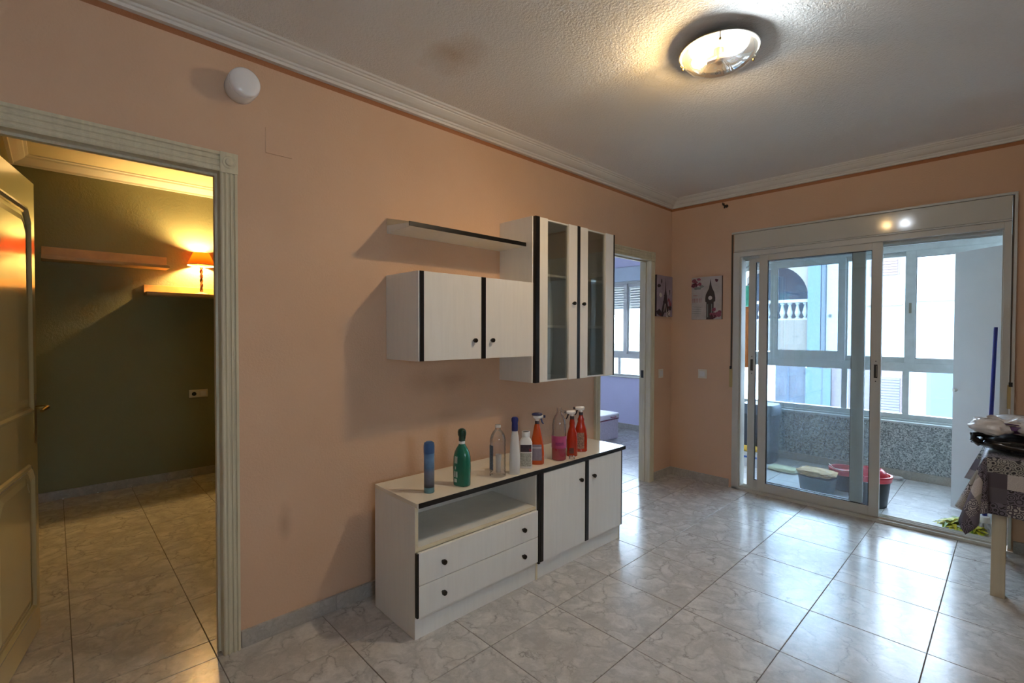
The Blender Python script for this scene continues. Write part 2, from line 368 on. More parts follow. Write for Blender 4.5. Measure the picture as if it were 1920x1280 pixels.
def floor(name, x0, x1, y0, y1, label, mat=TILE):
    f = struct(name, slabs([(x0, x1, y0, y1, -.12, -.0035)]), GROUT); tag(f, label, 'floor')
    L = f.location
    def cuts(a, b, g):
        k0 = math.ceil((a-g)/TS-1e-6); c = [a]+[g+k*TS for k in range(k0, 200) if a+.02 < g+k*TS < b-.02]+[b]; return c
    xs, ys = cuts(x0, x1, GX), cuts(y0, y1, GY)
    for i in range(len(xs)-1):
        for j in range(len(ys)-1):
            o = bpy.data.objects.new('tile', tile_mesh(xs[i+1]-xs[i], ys[j+1]-ys[j], mat)); COL.objects.link(o); o.parent = f
            o.location = ((xs[i]+xs[i+1])/2-L.x, (ys[j]+ys[j+1])/2-L.y, random.uniform(-.0003, .0003)-L.z)
    return f
floor('floor', .0, XR, YN, .0, 'glossy grey marble tiled living room floor')
floor('floor_bedroom', -3.14, 0, -4.67, -2.2, 'marble tiled bedroom floor seen through the open door')
floor('floor_side_room', -3.0, 0, -2.05, 1.6, 'marble tiled floor of the far room')
floor('floor_balcony', 0, 2.95, .12, 1.5, 'pale marble tiled balcony floor', BTILE)

# skirting tiles
def skirting(name, pts, label, h=.075, th=.014, mat=SKIRT):
    """pts: (x0,y0)->(x1,y1) runs with inward normal (nx,ny)"""
    r = root(name, (pts[0][0], pts[0][1], 0), 0, label, 'baseboard', kind='structure')
    for (x0, y0, x1, y1, nx, ny) in pts:
        L = math.hypot(x1-x0, y1-y0); n = max(1, round(L/TS)); dx, dy = (x1-x0)/n, (y1-y0)/n
        for i in range(n):
            ax, ay = x0+dx*i, y0+dy*i; bx, by = ax+dx, ay+dy; g = .0008
            ux, uy = dx/math.hypot(dx, dy)*g, dy/math.hypot(dx, dy)*g
            xs = sorted((ax+ux, bx-ux, ax+ux+nx*th, bx-ux+nx*th)); ys = sorted((ay+uy, by-uy, ay+uy+ny*th, by-uy+ny*th))
            MB().box(xs[0], xs[-1], ys[0], ys[-1], .0, h).build('skirting_tile', mat, r, bevel=.0015)
    return r
skirting('baseboard_left', [(0, -6.25, 0, -4.76, 1, 0), (0, -3.848, 0, -1.27, 1, 0), (0, -.35, 0, -.001, 1, 0)], 'marble skirting along the long salmon wall')
skirting('baseboard_back', [(.015, 0, .578, 0, 0, -1), (2.37, 0, XR-.01, 0, 0, -1)], 'marble skirting along the end wall beside the balcony door')
skirting('baseboard_bedroom', [(-3.14, -4.66, -3.14, -2.21, 1, 0)], 'marble skirting along the bedroom far wall')
skirting('baseboard_side_room', [(-2.98, 1.6, -.12, 1.6, 0, -1)], 'marble skirting under the far room window', h=.08)
skirting('baseboard_balcony', [(.02, 1.5, 2.28, 1.5, 0, -1)], 'pale stone skirting along the balcony parapet', h=.08, th=.02)

# crown mouldings
CP = [(0, 2.622), (.024, 2.622), (.026, 2.634), (.034, 2.637), (.038, 2.645), (.05, 2.647), (.064, 2.652), (.08, 2.661), (.09, 2.668), (.092, 2.673),
      (.103, 2.674), (.107, 2.681), (.118, 2.683), (.124, 2.6895), (.13, 2.692), (0, 2.692)]
def crown(name, a, b, na, label, cp=CP, dz=0):
    # a,b wall line ends; each end profile is mitred: offset d moves along both walls
    m = MB(); (ax, ay, sax, say), (bx, by, sbx, sby) = a, b
    r1 = [(ax+sax*d, ay+say*d, z+dz) for d, z in cp]; r2 = [(bx+sbx*d, by+sby*d, z+dz) for d, z in cp]
    m.loft([r1, r2]); o = m.build(name, PLASTER, smooth=False); return tag(o, label, 'moulding', kind='structure')
crown('trim_1', (0, YN, 1, 1), (0, 0, 1, -1), 0, 'white plaster crown moulding above the cabinet wall')
crown('trim_2', (0, 0, 1, -1), (XR, 0, -1, -1), 0, 'white plaster crown moulding above the balcony door')
crown('trim_3', (XR, 0, -1, -1), (XR, YN, -1, 1), 0, 'white plaster crown moulding on the right wall')
crown('trim_4', (XR, YN, -1, 1), (0, YN, 1, 1), 0, 'white plaster crown moulding at the near end')
CPB = [(0, 2.72), (.02, 2.72), (.024, 2.735), (.06, 2.755), (.085, 2.772), (.09, 2.785), (.105, 2.79), (.108, 2.802), (0, 2.802)]
crown('trim_5', (-3.14, -4.67, 1, 1), (-3.14, -2.2, 1, -1), 0, 'yellow lit crown moulding on the bedroom far wall', CPB)
crown('trim_6', (-3.14, -4.67, 1, 1), (-.10, -4.67, -1, 1), 0, 'yellow lit crown moulding on the bedroom side wall', CPB)

# ---------------------------------------------------------------- door casings
FL = [(0, 0), (0, .016), (.006, .02), (.012, .02), (.016, .014), (.022, .014), (.026, .019), (.034, .019), (.038, .013), (.048, .013), (.052, .019), (.060, .019), (.064, .014), (.070, .014), (.074, .021), (.086, .021), (.088, .016), (.088, 0)]
def casing(parent, y0, y1, zt, w=.066, rosette=True, side=1):
    f = [(a*w/.088, b) for a, b in FL]; wh = .082; fh = [(a*wh/.088, b) for a, b in FL]
    X = (lambda t: t) if side > 0 else (lambda t: -.10-t)
    zc = zt if rosette else zt
    for ys, sg in ((y1, 1), (y0, -1)):
        m = MB(); m.prism([(X(b), ys+sg*a) for a, b in f], 'z', 0, zc); m.build('casing_upright', CREAM, parent)
    m = MB(); m.prism([(X(b), zt+a) for a, b in fh], 'y', y0+.0005, y1-.0005); m.build('casing_head', CREAM, parent)
    for ys, sg in ((y1, 1), (y0, -1)):
        a, b = sorted((ys, ys+sg*w)); x0, x1 = sorted((X(0), X(.024)))
        o = MB().box(x0, x1, a-.001, b+.001, zt-.004, zt+wh+.001).build('rosette_block', CREAM, parent, bevel=.0015)
        if side > 0:
            c = ((a+b)/2, zt+wh/2)
            rs = MB().lathe([(.027, 0), (.027, .004), (.024, .006), (.019, .003), (.016, .003), (.014, .009), (.009, .011), (.001, .012)], (x1, c[0], c[1]), 20, 'x')
            rs.build('rosette_boss', CREAM, o, smooth=True)
def lining(parent, y0, y1, zt):
    m = MB(); m.box(-.10, 0, y1, y1+.012, 0, zt); m.box(-.10, 0, y0-.012, y0, 0, zt); m.box(-.10, 0, y0, y1, zt, zt+.012)
    m.box(-.065, -.035, y1-.010, y1, 0, zt-.01); m.box(-.065, -.035, y0, y1, zt-.010, zt)
    m.build('jamb_lining', CREAM, parent)
d1 = root('door_1', (-.1, -4.64, 0), 0, 'glossy cream panelled door standing open into the bedroom, with its fluted casing', 'door', kind='structure')
casing(d1, D1L, D1R, D1H); lining(d1, D1L, D1R, D1H)
# the open leaf, built along local x and swung
lf = root('door_leaf', (0, 0, 0)); lf.parent = d1
hx, hy = -.104, -4.628; fx_, fy_ = -.79, -4.494
ang = math.atan2(fy_-hy, fx_-hx); Lw = math.hypot(fx_-hx, fy_-hy)
# local leaf frame: X along the leaf, Y towards the visible face (+Y world side), Z up
Mleaf = Matrix.Translation(Vector((hx, hy, .012))) @ Matrix.Rotation(ang, 4, 'Z')
bpy.data.objects.remove(lf)
def leafpart(mb, name, mat, parent, **kw):
    mb.v = [Mleaf @ v for v in mb.v]; return mb.build(name, mat, parent, **kw)
LH = 2.07
m = MB().box(0, Lw, 0, .036, 0, LH)
leaf = leafpart(m, 'leaf', LEAFM, d1, bevel=.002)
def raised(x0, x1, z0, z1, cut=True):
    """panel moulding ring; upper panel has a clipped top corner as on the real door"""
    def ring(off, yy):
        a, b, c, d = x0+off, x1-off, z0+off, z1-off
        k = .05
        return [(a, yy, c), (b, yy, c), (b, yy, d-k), (b-k*.6, yy, d-.012), (b-k, yy, d), (a+k, yy, d), (a+k*.6, yy, d-.012), (a, yy, d-k)]
    m = MB(); m.loft([ring(0, 0), ring(.006, -.009), ring(.016, -.012), ring(.026, -.004), ring(.034, -.001)], cap=False)
    m.loft([ring(.050, -.0002), ring(.075, -.006)], cap=False); r = ring(.075, -.006); m.add(r, [tuple(range(8))])
    return m
leafpart(raised(.10, Lw-.085, 1.02, LH-.13), 'door_panel', LEAFM, leaf)
leafpart(raised(.10, Lw-.085, .13, .80), 'door_panel', LEAFM, leaf)
hp = leafpart(MB().sect([(-.004, .019, .11), (0, .021, .112)], (0, 0, 0), 16, 3), 'handle_plate', BRASS, leaf)
# rotate the plate upright on the visible face
for v in hp.data.vertices:
    pass
inv = WM[leaf.name] @ Vector((0, 0, 0))
hp_m = MB(); pl = []
for i in range(24):
    a = 2*PI*i/24; pl.append((Lw-.045+.019*math.copysign(abs(math.cos(a))**.6, math.cos(a)), .99+.115*math.copysign(abs(math.sin(a))**.6, math.sin(a))))
hp_m.prism(pl, 'y', 0, -.005); bpy.data.objects.remove(hp)
hp = leafpart(hp_m, 'handle_plate', BRASS, leaf, bevel=.001)
hl = MB(); hl.tube([(Lw-.045, -.004, 1.04), (Lw-.045, -.045, 1.04)], .009, 12); hl.tube([(Lw-.045, -.045, 1.04), (Lw-.07, -.05, 1.042), (Lw-.11, -.05, 1.04), (Lw-.145, -.046, 1.034)], [.009, .009, .0085, .007], 12)
leafpart(hl, 'door_handle', BRASS, leaf, smooth=True)
for zz in (.25, 1.05, 1.85): leafpart(MB().lathe([(.007, -.05), (.007, .05)], (-.004, -.004, zz), 10), 'hinge', BRASS, leaf)

d3 = root('door_3', (-.05, -.81, 0), 0, 'cream fluted casing of the far doorway into the lilac room', 'door', kind='structure')
casing(d3, D3L, D3R, D3H); lining(d3, D3L, D3R, D3H)
MB().box(-.075, -.050, D3R-.014, D3R-.0095, .98, 1.05).build('strike_plate', DARK, d3)

# ---------------------------------------------------------------- sliding balcony door
d2 = root('door_2', (1.47, 0, 0), 0, 'white aluminium sliding balcony door under a glossy roller shutter box', 'door', kind='structure')
def frame_rect(x0, x1, z0, z1, y0, y1, wl, wr, wb, wt):
    m = MB(); m.box(x0, x0+wl, y0, y1, z0, z1); m.box(x1-wr, x1, y0, y1, z0, z1)
    m.box(x0+wl, x1-wr, y0, y1, z0, z0+wb); m.box(x0+wl, x1-wr, y0, y1, z1-wt, z1); return m
ZB = 2.135
MB().box(BX0+.006, BX1-.008, -.018, .10, ZB, 2.284).build('shutter_box', BOXM, d2, bevel=.002)
MB().box(BX0+.006, BX1-.008, -.021, -.0, ZB-.012, ZB-.002).build('box_lip', ALU, d2, bevel=.001)
m = MB(); m.box(.590, 2.362, -.022, 0, 2.287, 2.303); m.box(2.347, 2.362, -.022, 0, .02, 2.287); m.build('surround_trim', ALU, d2, bevel=.002)
m = MB(); m.box(.605, .660, -.016, .10, 0, ZB-.014); m.box(2.303, 2.336, -.016, .10, 0, ZB-.014)
m.box(.660, 2.303, -.016, .10, ZB-.055, ZB-.014); m.box(.660, .672, .0, .10, .03, ZB-.055); m.box(2.295, 2.303, .03, .10, .03, ZB-.055)
m.build('outer_frame', ALU, d2, bevel=.002)
m = MB(); m.box(.605, 2.336, -.016, .115, .0, .022)
for yy in (.012, .05, .088): m.box(.66, 2.303, yy-.002, yy+.002, .022, .036)
m.build('bottom_track', ALU, d2, bevel=.001)
m = MB(); m.box(.66, 2.303, .035, .042, ZB-.075, ZB-.055); m.box(.66, 2.303, .078, .10, ZB-.085, ZB-.055); m.build('top_track', ALU2, d2)
def sash(parent, x0, x1, z0, z1, yc, wl, wr, wb, wt, glass, name='sash', alu=None, lock=None, d=.032, gask=True):
    alu = alu or ALU
    s = frame_rect(x0, x1, z0, z1, yc-d/2, yc+d/2, wl, wr, wb, wt).build(name, alu, parent, bevel=.0015)
    g = MB().box(x0+wl-.004, x1-wr+.004, yc-.002, yc+.002, z0+wb-.004, z1-wt+.004).build('glass_pane', glass, s)
    if gask:
        q = .005; k = frame_rect(x0+wl, x1-wr, z0+wb, z1-wt, yc-.007, yc+.007, q, q, q, q).build('gasket', DARK, s)
    if lock:
        lx, lz = lock; yy = yc-d/2
        m = MB(); m.box(lx-.011, lx+.011, yy-.0012, yy+.004, lz-.05, lz+.05)
        for dz in (-.075, .075): m.lathe([(.004, -.0015), (.004, .001)], (lx, yy, lz+dz), 10, 'y')
        m.build('lock_recess', DARK, s)
        MB().box(lx+.002, lx+.006, yy-.003, yy-.001, lz-.042, lz+.042).build('lock_slider', METAL, s)
    return s
sash(d2, .818, 1.675, .030, ZB-.050, .018, .066, .062, .068, .058, HAZY, lock=(1.645, 1.12))
sash(d2, .716, 1.565, .030, ZB-.050, .066, .056, .082, .068, .058, GLASS, lock=(.748, 1.12))
for sx0, sx1, wz in ((.586, .600, (.915, 1.09)), (2.338, 2.346, (.92, 1.075))):
    st = MB().box(sx0, sx1, -.012, -.006, 1.03, 2.283).build('roller_strap', STRAP, d2)
    x0 = sx0-.008
    w = MB().box(x0, x0+.030, -.020, 0, wz[0], wz[1]).build('strap_winder', WINDER, d2, bevel=.003)
    MB().box(x0+.006, x0+.024, -.024, -.018, wz[1]-.012, wz[1]+.016).build('strap_slot', DARK, w, bevel=.001)

# ---------------------------------------------------------------- balcony windows
w1 = root('window_1', (1.4, 1.62, .53), 0, 'white aluminium balcony glazing above the granite parapet', 'window', kind='structure')
m = MB(); m.box(0, 2.95, 1.49, 1.74, .53, .548); m.box(0, 2.95, 1.55, 1.70, .548, .565); m.box(0, 2.95, 1.585, 1.66, .565, .612); m.build('window_sill', ALU2, w1, bevel=.002)
m = MB(); m.box(0, 2.95, 1.59, 1.66, 1.03, 1.115); m.box(0, 2.95, 1.585, 1.66, 2.205, 2.42)
for x in (0.0, 1.10, 1.606, 2.25): m.box(x-.002, x+.048, 1.595, 1.655, .612, 1.03)
m.box(0, .04, 1.59, 1.66, .6, 2.2); m.build('window_frame', ALU2, w1, bevel=.002)
for a, b in ((.046, 1.10), (1.148, 1.606), (1.654, 2.25), (2.298, 2.95)):
    MB().box(a, b, 1.622, 1.626, .612, 1.03).build('glass_pane', GLASS, w1)
sash(w1, .06, .46, 1.115, 2.205, 1.640, .045, .02, .07, .055, GLASS, 'window_sash', ALU2, gask=False)
sash(w1, .394, 1.125, 1.115, 2.205, 1.608, .073, .062, .095, .055, GLASS, 'window_sash', ALU2)
sash(w1, 1.09, 1.695, 1.115, 2.205, 1.640, .05, .085, .055, .045, GLASS, 'window_sash', ALU2, gask=False)
sash(w1, 1.615, 2.40, 1.115, 2.205, 1.608, .080, .06, .045, .06, GLASS, 'window_sash', ALU2, lock=None)
m = MB(); m.box(1.645, 1.665, 1.588, 1.593, 1.60, 1.70); m.build('window_latch', METAL, w1)

# far room window
w2 = root('window_2', (-1.9, 1.6, .765), 0, 'far room sliding window with half lowered roller shutter', 'window', kind='structure')
MB().box(WX0, WX1, 1.56, 1.70, 2.15, 2.354).build('shutter_box', plain('pale_blue_grey_box', '#c6d2da', .4), w2, bevel=.002)
m = frame_rect(WX0, WX1, .765, 2.15, 1.60, 1.67, .04, .04, .035, .03); m.box(WX0, WX1, 1.60, 1.67, 1.035, 1.10); m.box(-1.69, -1.652, 1.61, 1.66, .80, 1.035)
m.build('window_frame', ALU, w2, bevel=.002)
MB().box(WX0, WX1, 1.55, 1.62, .755, .768).build('window_sill', ALU, w2)
for a, b in ((WX0+.04, -1.69), (-1.652, WX1-.04)): MB().box(a, b, 1.632, 1.636, .80, 1.035).build('glass_pane', GLASS, w2)
sash(w2, WX0+.04, -1.545, 1.10, 2.12, 1.618, .05, .055, .04, .045, GLASS, 'window_sash', ALU, gask=False)
sash(w2, -1.60, WX1-.04, 1.10, 2.12, 1.646, .075, .05, .04, .045, GLASS, 'window_sash', ALU, gask=False)
SLAT = plain('pale_shutter_slat', '#c9cbc4', .5)
for k in range(11):
    z = 1.76+k*.036
    m = MB(); m.prism([(1.685, z), (1.692, z+.004), (1.694, z+.016), (1.690, z+.029), (1.685, z+.031)], 'x', WX0+.02, WX1-.02)
    m.build('shutter_slat', SLAT, w2)

# ---------------------------------------------------------------- base cabinet (slightly askew, so built in its own frame)
TH = .0082
bc = root('base_cabinet', (.5112, -3.2624, 0), -TH, 'long low white sideboard with black edge strips, standing below the wall cabinets', 'cabinet')
D = .396
def L_(name, mat, parent=bc, bevel=.0012, *q, label=None):
    o = slabs(q).build(name, mat, parent, local=True, bevel=bevel)
    if label: o['label'] = label
    return o
L_('side_panel', [WHITE], bc, .001, (-D, -.018, 0, .018, 0, .609))
L_('side_panel', WHITE, bc, .001, (-D, -.018, .787, .803, 0, .609))
L_('side_panel', WHITE, bc, .001, (-D, -.018, 1.600, 1.618, 0, .609))
L_('edge_strip', EDGE, bc, 0, (-.0182, -.0172, .001, .017, .40, .609), label='cream front edge of the left side panel')
L_('edge_strip', EDGE, bc, 0, (-.0182, -.0165, .788, .802, 0, .10), label='cream front edge of the middle panel')
L_('top_panel', plain('glossy_cream_white_top', '#e6dfcd', .12, .02), bc, .001, (-D, .0, 0, 1.65, .609, .629), label='glossy cream white top')
L_('edge_strip', BLACK, bc, .001, (.0, .004, .008, 1.652, .606, .6295), label='black front edge of the top')
L_('back_panel', INNER, bc, 0, (-D, -D+.006, .018, 1.60, .08, .609))
L_('shelf_board', INNER, bc, .001, (-D+.006, -.020, .018, .787, .403, .419))
L_('edge_strip', EDGE, bc, 0, (-.020, -.0185, .018, .787, .402, .420), label='cream chipped front edge of the shelf')
L_('bottom_board', INNER, bc, 0, (-D+.006, -.020, .018, .787, .085, .10), (-D+.006, -.020, .803, 1.60, .085, .10))
L_('plinth', WHITE, bc, .001, (-.034, -.020, .018, .787, 0, .085))
L_('plinth', WHITE, bc, .001, (-.034, -.020, .803, 1.60, 0, .085))
def knob(parent, y, z, x=0., frame=None, axis_off=0):
    m = MB().lathe([(.006, -.001), (.006, .008), (.0115, .010), (.0125, .013), (.0120, .022), (.0105, .0245), (.004, .0255)], (x, y, z), 18, 'x')
    return m.build('knob', KNOB, parent, local=frame is None, smooth=True)
for (z0, z1, kz) in ((.2525, .3995, .327), (.107, .2495, .182)):
    dr = L_('drawer', WHITE, bc, .0015, (-.018, .0, .010, .789, z0, z1))
    L_('edge_strip', BLACK, dr, .001, (-.0185, .0006, .000, .010, z0-.001, z1+.001), label='black left edge of the drawer front')
    knob(dr, .139, kz); knob(dr, .668, kz)
L_('edge_strip', BLACK, bc, .001, (-.0175, .0, .795, .808, .092, .604), label='black strip between drawers and doors')
for (y0, y1, ky) in ((.833, 1.213, 1.160), (1.249, 1.606, 1.290)):
    do = L_('door', WHITE, bc, .0015, (-.017, .0, y0, y1, .098, .602))
    L_('edge_strip', BLACK, do, .001, (-.0165, .002, y0-(.024 if y0 < 1 else .034), y0, .100, .603), label='black vertical strip on the hinge edge')
    knob(do, ky, .499)
    if y0 > 1: L_('edge_strip', BLACK, do, .001, (-.0165, .001, 1.606, 1.616, .098, .603), label='black strip on the right end')

# ---------------------------------------------------------------- wall cabinets
sc = root('wall_cabinet', (.16, -2.72, 1.256), 0, 'short wide white wall cabinet with two solid doors under the floating shelf', 'cabinet')
def P_(name, mat, parent, bevel=.001, *q, label=None):
    o = slabs(q).build(name, mat, parent, bevel=bevel)
    if label: o['label'] = label
    return o
y0, y1, z0, z1 = -3.130, -2.305, 1.256, 1.708
P_('body', WHITE, sc, .001, (0.001, .298, y0, y0+.016, z0, z1), (0.001, .298, y1-.016, y1, z0, z1), (0.001, .298, y0+.016, y1-.016, z0, z0+.016), (0.001, .298, y0+.016, y1-.016, z1-.016, z1), (0.001, .006, y0+.016, y1-.016, z0+.016, z1-.016))
P_('edge_strip', plain('pale_edge', '#d9dad6', .4), sc, 0, (.298, .316, y0+.0005, y0+.0075, z0+.001, z1-.001), label='pale edge beside the first black strip')
for (a, b, sa, sb, ky) in ((-3.098, -2.724, -3.122, -3.098, -2.778), (-2.692, -2.310, -2.724, -2.692, -2.652)):
    do = P_('door', WHITE, sc, .0015, (.300, .318, a, b, z0+.001, z1-.001))
    P_('edge_strip', BLACK, do, .001, (.300, .320, sa, sb, z0+.0005, z1-.0005), label='black vertical strip on the door')
    m = MB().lathe([(.006, -.001), (.006, .008), (.0115, .010), (.0125, .013), (.0120, .022), (.0105, .0245), (.004, .0255)], (.318, ky, 1.358), 18, 'x'); m.build('knob', KNOB, do, smooth=True)
tc = root('glass_cabinet', (.16, -1.875, 1.09), 0, 'tall white wall cabinet with two narrow glass doors beside the far doorway', 'cabinet')
y0, y1, z0, z1 = -2.300, -1.452, 1.090, 2.120
P_('body', WHITE, tc, .001, (0.001, .298, y0, y0+.016, z0, z1), (0.001, .298, y1-.016, y1, z0, z1), (0.001, .298, y0+.016, y1-.016, z0, z0+.016), (0.001, .298, y0+.016, y1-.016, z1-.016, z1))
P_('back_panel', INNER, tc, 0, (0.001, .006, y0+.016, y1-.016, z0+.016, z1-.016))
P_('partition', WHITE, tc, 0, (.006, .290, -1.876, -1.860, z0+.016, z1-.016))
for zz in (1.765, 1.435):
    for a, b in ((y0+.016, -1.876), (-1.860, y1-.016)): P_('shelf_board', INNER, tc, 0, (.006, .272, a, b, zz, zz+.016))
P_('edge_strip', BLACK, tc, .001, (.298, .320, -2.292, -2.254, z0, z1-.001), label='wide black strip on the left edge')
for (a, b, ga, gb, ky, sx) in ((-2.252, -1.882, -2.178, -1.968, -1.929, (-1.882, -1.852)), (-1.850, -1.462, -1.766, -1.556, -1.825, (-1.462, -1.449))):
    st = P_('door', WHITE, tc, .0015, (.298, .318, a, ga, z0+.002, z1-.002), (.298, .318, gb, b, z0+.002, z1-.002), (.298, .306, ga, gb, z0+.002, z0+.012), (.298, .306, ga, gb, z1-.012, z1-.002))
    P_('glass_pane', SMOKE, st, 0, (.303, .307, ga-.002, gb+.002, z0+.010, z1-.010), label='smoky grey glass strip')
    P_('edge_strip', BLACK, st, .001, (.298, .320, sx[0], sx[1], z0+.001, z1-.001), label='black vertical strip on the door edge')
    m = MB().lathe([(.006, -.001), (.006, .008), (.0115, .010), (.0125, .013), (.0120, .022), (.0105, .0245), (.004, .0255)], (.318, ky, 1.597), 18, 'x'); m.build('knob', KNOB, st, smooth=True)
sh = root('wall_shelf', (.12, -2.72, 1.935), 0, 'thin white floating shelf with black front edge, above the short wall cabinet', 'shelf')
m = MB(); m.prism([(.001, 1.936), (.247, 1.9385), (.247, 1.9595), (.001, 2.016)], 'y', -3.125, -2.304); m.build('shelf_board', WHITE, sh)
m = MB(); m.prism([(.001, 1.978), (.247, 1.9585), (.247, 1.9598), (.001, 2.017)], 'y', -3.127, -3.1251); tag(m.build('end_strip', EDGE, sh), 'cream triangle on the upper part of the shelf end')  # cream piece covers only the upper triangle of the end face
P_('edge_strip', BLACK, sh, .001, (.247, .252, -3.140, -2.306, 1.937, 1.9605), label='black front edge')

# ---------------------------------------------------------------- things on the walls
al = root('alarm_siren', (0, -3.835, 2.40), 0, 'round white wall alarm high above the bedroom doorway', 'alarm')
c = (0, -3.838, 2.455)
MB().lathe([(.058, .001), (.060, .006), (.062, .04), (.062, .078), (.061, .084)], c, 40, 'x').build('body', WPLAST, al, smooth=True)
MB().lathe([(.0595, .084), (.0600, .090), (.0585, .098), (.053, .104), (.040, .108), (.020, .110), (.002, .1105)], c, 40, 'x').build('dome', plain('translucent_white_dome', '#efefee', .15, .01, clear=.6), al, smooth=True)
pc = root('junction_box_cover', (0, -3.675, 2.21), 0, 'square painted over cover plate on the wall right of the bedroom doorway', 'cover plate')
MB().box(.0005, .005, -3.733, -3.618, 2.212, 2.327).build('cover_plate', SALMON, pc, bevel=.0015)
def switch(name, axis, c, label):
    r = root(name, (c[0], c[1], c[2]-.042), 0, label, 'switch'); a = .042
    if axis == 'x':
        MB().box(.0005, .008, c[1]-a, c[1]+a, c[2]-a, c[2]+a).build('switch_plate', IVORY, r, bevel=.003)
        MB().box(.008, .0125, c[1]-.026, c[1]+.026, c[2]-.026, c[2]+.026).build('rocker', WPLAST, r, bevel=.002)
    else:
        MB().box(c[0]-a, c[0]+a, -.008, -.0005, c[2]-a, c[2]+a).build('switch_plate', IVORY, r, bevel=.003)
        MB().box(c[0]-.026, c[0]+.026, -.0125, -.008, c[2]-.026, c[2]+.026).build('rocker', WPLAST, r, bevel=.002)
switch('light_switch', 'x', (0, -.20, 1.012), 'ivory light switch beside the far doorway casing')
switch('light_switch', 'y', (.325, 0, 1.017), 'ivory light switch on the end wall left of the balcony door')
# curtain rod brackets
BI = plain('black_iron', '#0b0a0c', .4)
def bracket(x, y, z, s, label, par=None):
    r = root('curtain_bracket', (x, y, z-.02), 0, label, 'bracket')
    MB().lathe([(.014, 0), (.014, -.004), (.009, -.006)], (x, y, z), 14, 'y').build('mounting_plate', BI, r, smooth=True)
    MB().tube([(x, y-.004, z), (x, y-.075, z)], .0055, 10).build('arm', BI, r, smooth=True)
    m = MB(); pts = [(x, y-.075+.014*math.cos(t), z+.004-.014*math.sin(t)+.004) for t in [PI*k/8 for k in range(-1, 10)]]
    m.tube(pts, .005, 8); m.tube([(x, y-.05, z), (x, y-.05, z-.028)], .006, 8); m.build('hook', BI, r, smooth=True)
bracket(.535, 0, 2.555, 1, 'small black curtain rod bracket left above the balcony door')
bracket(2.40, 0, 2.525, 1, 'small black curtain rod bracket right above the balcony door')
bracket(-1.52, 1.6, 2.50, 1, 'small black curtain rod bracket above the far room window')

# canvas prints: flat printed artwork on thin canvases
CANV = plain('printed_paper', '#b9b1a8', .6, .12, vs=14); CDK = plain('canvas_edge_dark', '#33262a', .7)
def canvas_print(name, M, w, h, art, label, bg):
    r = root(name, M @ Vector((0, 0, 0)), 0, label, 'picture')
    m = MB().box(-w/2, w/2, -h/2, h/2, 0, .018); m.v = [M @ v for v in m.v]
    m.m = [0, 0, 0, 0, 0, 0]; m.m[1] = 1; m.build('canvas', [CDK, bg], r)
    lvl = .0183
    for (nm, mat, polys) in art:
        q = MB(); 
        for poly in polys:
            q.add([(x*w-w/2, y*h-h/2, lvl) for x, y in poly], [tuple(range(len(poly)))]); 
            lvl += .00004
        q.v = [M @ v for v in q.v]; o = q.build(nm, mat, r)
        if len(polys) > 1: o['kind'] = 'stuff'
        lvl += .0003
def blob(cx, cy, rx, ry, n=9, j=.35):
    return [(cx+rx*math.cos(2*PI*k/n)*(1+random.uniform(-j, j)), cy+ry*math.sin(2*PI*k/n)*(1+random.uniform(-j, j))) for k in range(n)]
def rose(cx, cy, s, asp):
    return [blob(cx+random.uniform(-s, s), cy+random.uniform(-s, s)*asp, s*.45, s*.45*asp) for _ in range(9)]
TOWER = plain('print_brown_grey', '#3d342f', .6); PINK = plain('print_rose_pink', '#8a4652', .6, .3, vs=60); WINE = plain('print_wine', '#4e1722', .6); SAGE = plain('print_sage', '#7f857c', .6)
PLUM = plain('print_plum', '#2c1f2a', .6); PALE = plain('print_pale', '#cfc8bf', .6)
Mb = Matrix.Translation(Vector((.3635, -.001, 1.729))) @ Matrix(((1, 0, 0), (0, 0, -1), (0, 1, 0))).to_4x4()
shaft = [(.50, 0), (.50, .40), (.46, .42), (.46, .50), (.48, .58), (.52, .64), (.58, .72), (.60, .80), (.632, .95), (.66, .80), (.69, .72), (.75, .64), (.77, .58), (.79, .50), (.79, .42), (.74, .40), (.74, 0)]
canvas_print('canvas_print', Mb, .287, .398, [
    ('clock_tower_print', TOWER, [shaft]), ('clock_face_print', PALE, [blob(.625, .50, .065, .048, 14, .02)]),
    ('tower_detail_print', SAGE, [[(.53, .05), (.56, .05), (.56, .36), (.53, .36)], [(.66, .05), (.69, .05), (.69, .36), (.66, .36)]]),
    ('leaf_print', SAGE, [blob(.18, .74, .12, .04), blob(.34, .78, .07, .04), blob(.84, .90, .05, .03)]),
    ('rose_print', PINK, rose(.16, .88, .13, .7)+rose(.82, .14, .14, .7)), ('rose_shadow_print', WINE, rose(.10, .82, .06, .7)+rose(.72, .07, .07, .7)+[blob(.83, .90, .05, .035)]),
    ('script_print', plain('print_faded_red', '#a5695f', .6), [[(.04+.055*i, .40), (.055+.055*i, .40), (.062+.055*i, .50), (.04+.055*i, .50)] for i in range(6)]+[[(.06, .56), (.20, .56), (.20, .572), (.06, .572)]]),
    ('postmark_print', SAGE, [[(.03, .30-.05*i), (.34, .30-.05*i-.02), (.34, .308-.05*i-.02), (.03, .308-.05*i)] for i in range(4)])],
    'canvas print of a clock tower with roses on the end wall', CANV)
Ml = Matrix.Translation(Vector((.001, -.165, 1.757))) @ Matrix(((0, 0, 1), (1, 0, 0), (0, 1, 0))).to_4x4()
lat = [(.26, .0), (.33, .18), (.42, .36), (.47, .50), (.535, .66), (.565, .95), (.595, .66), (.64, .50), (.67, .36), (.76, .18), (.86, 0), (.72, 0), (.62, .10), (.50, .10), (.40, 0)]
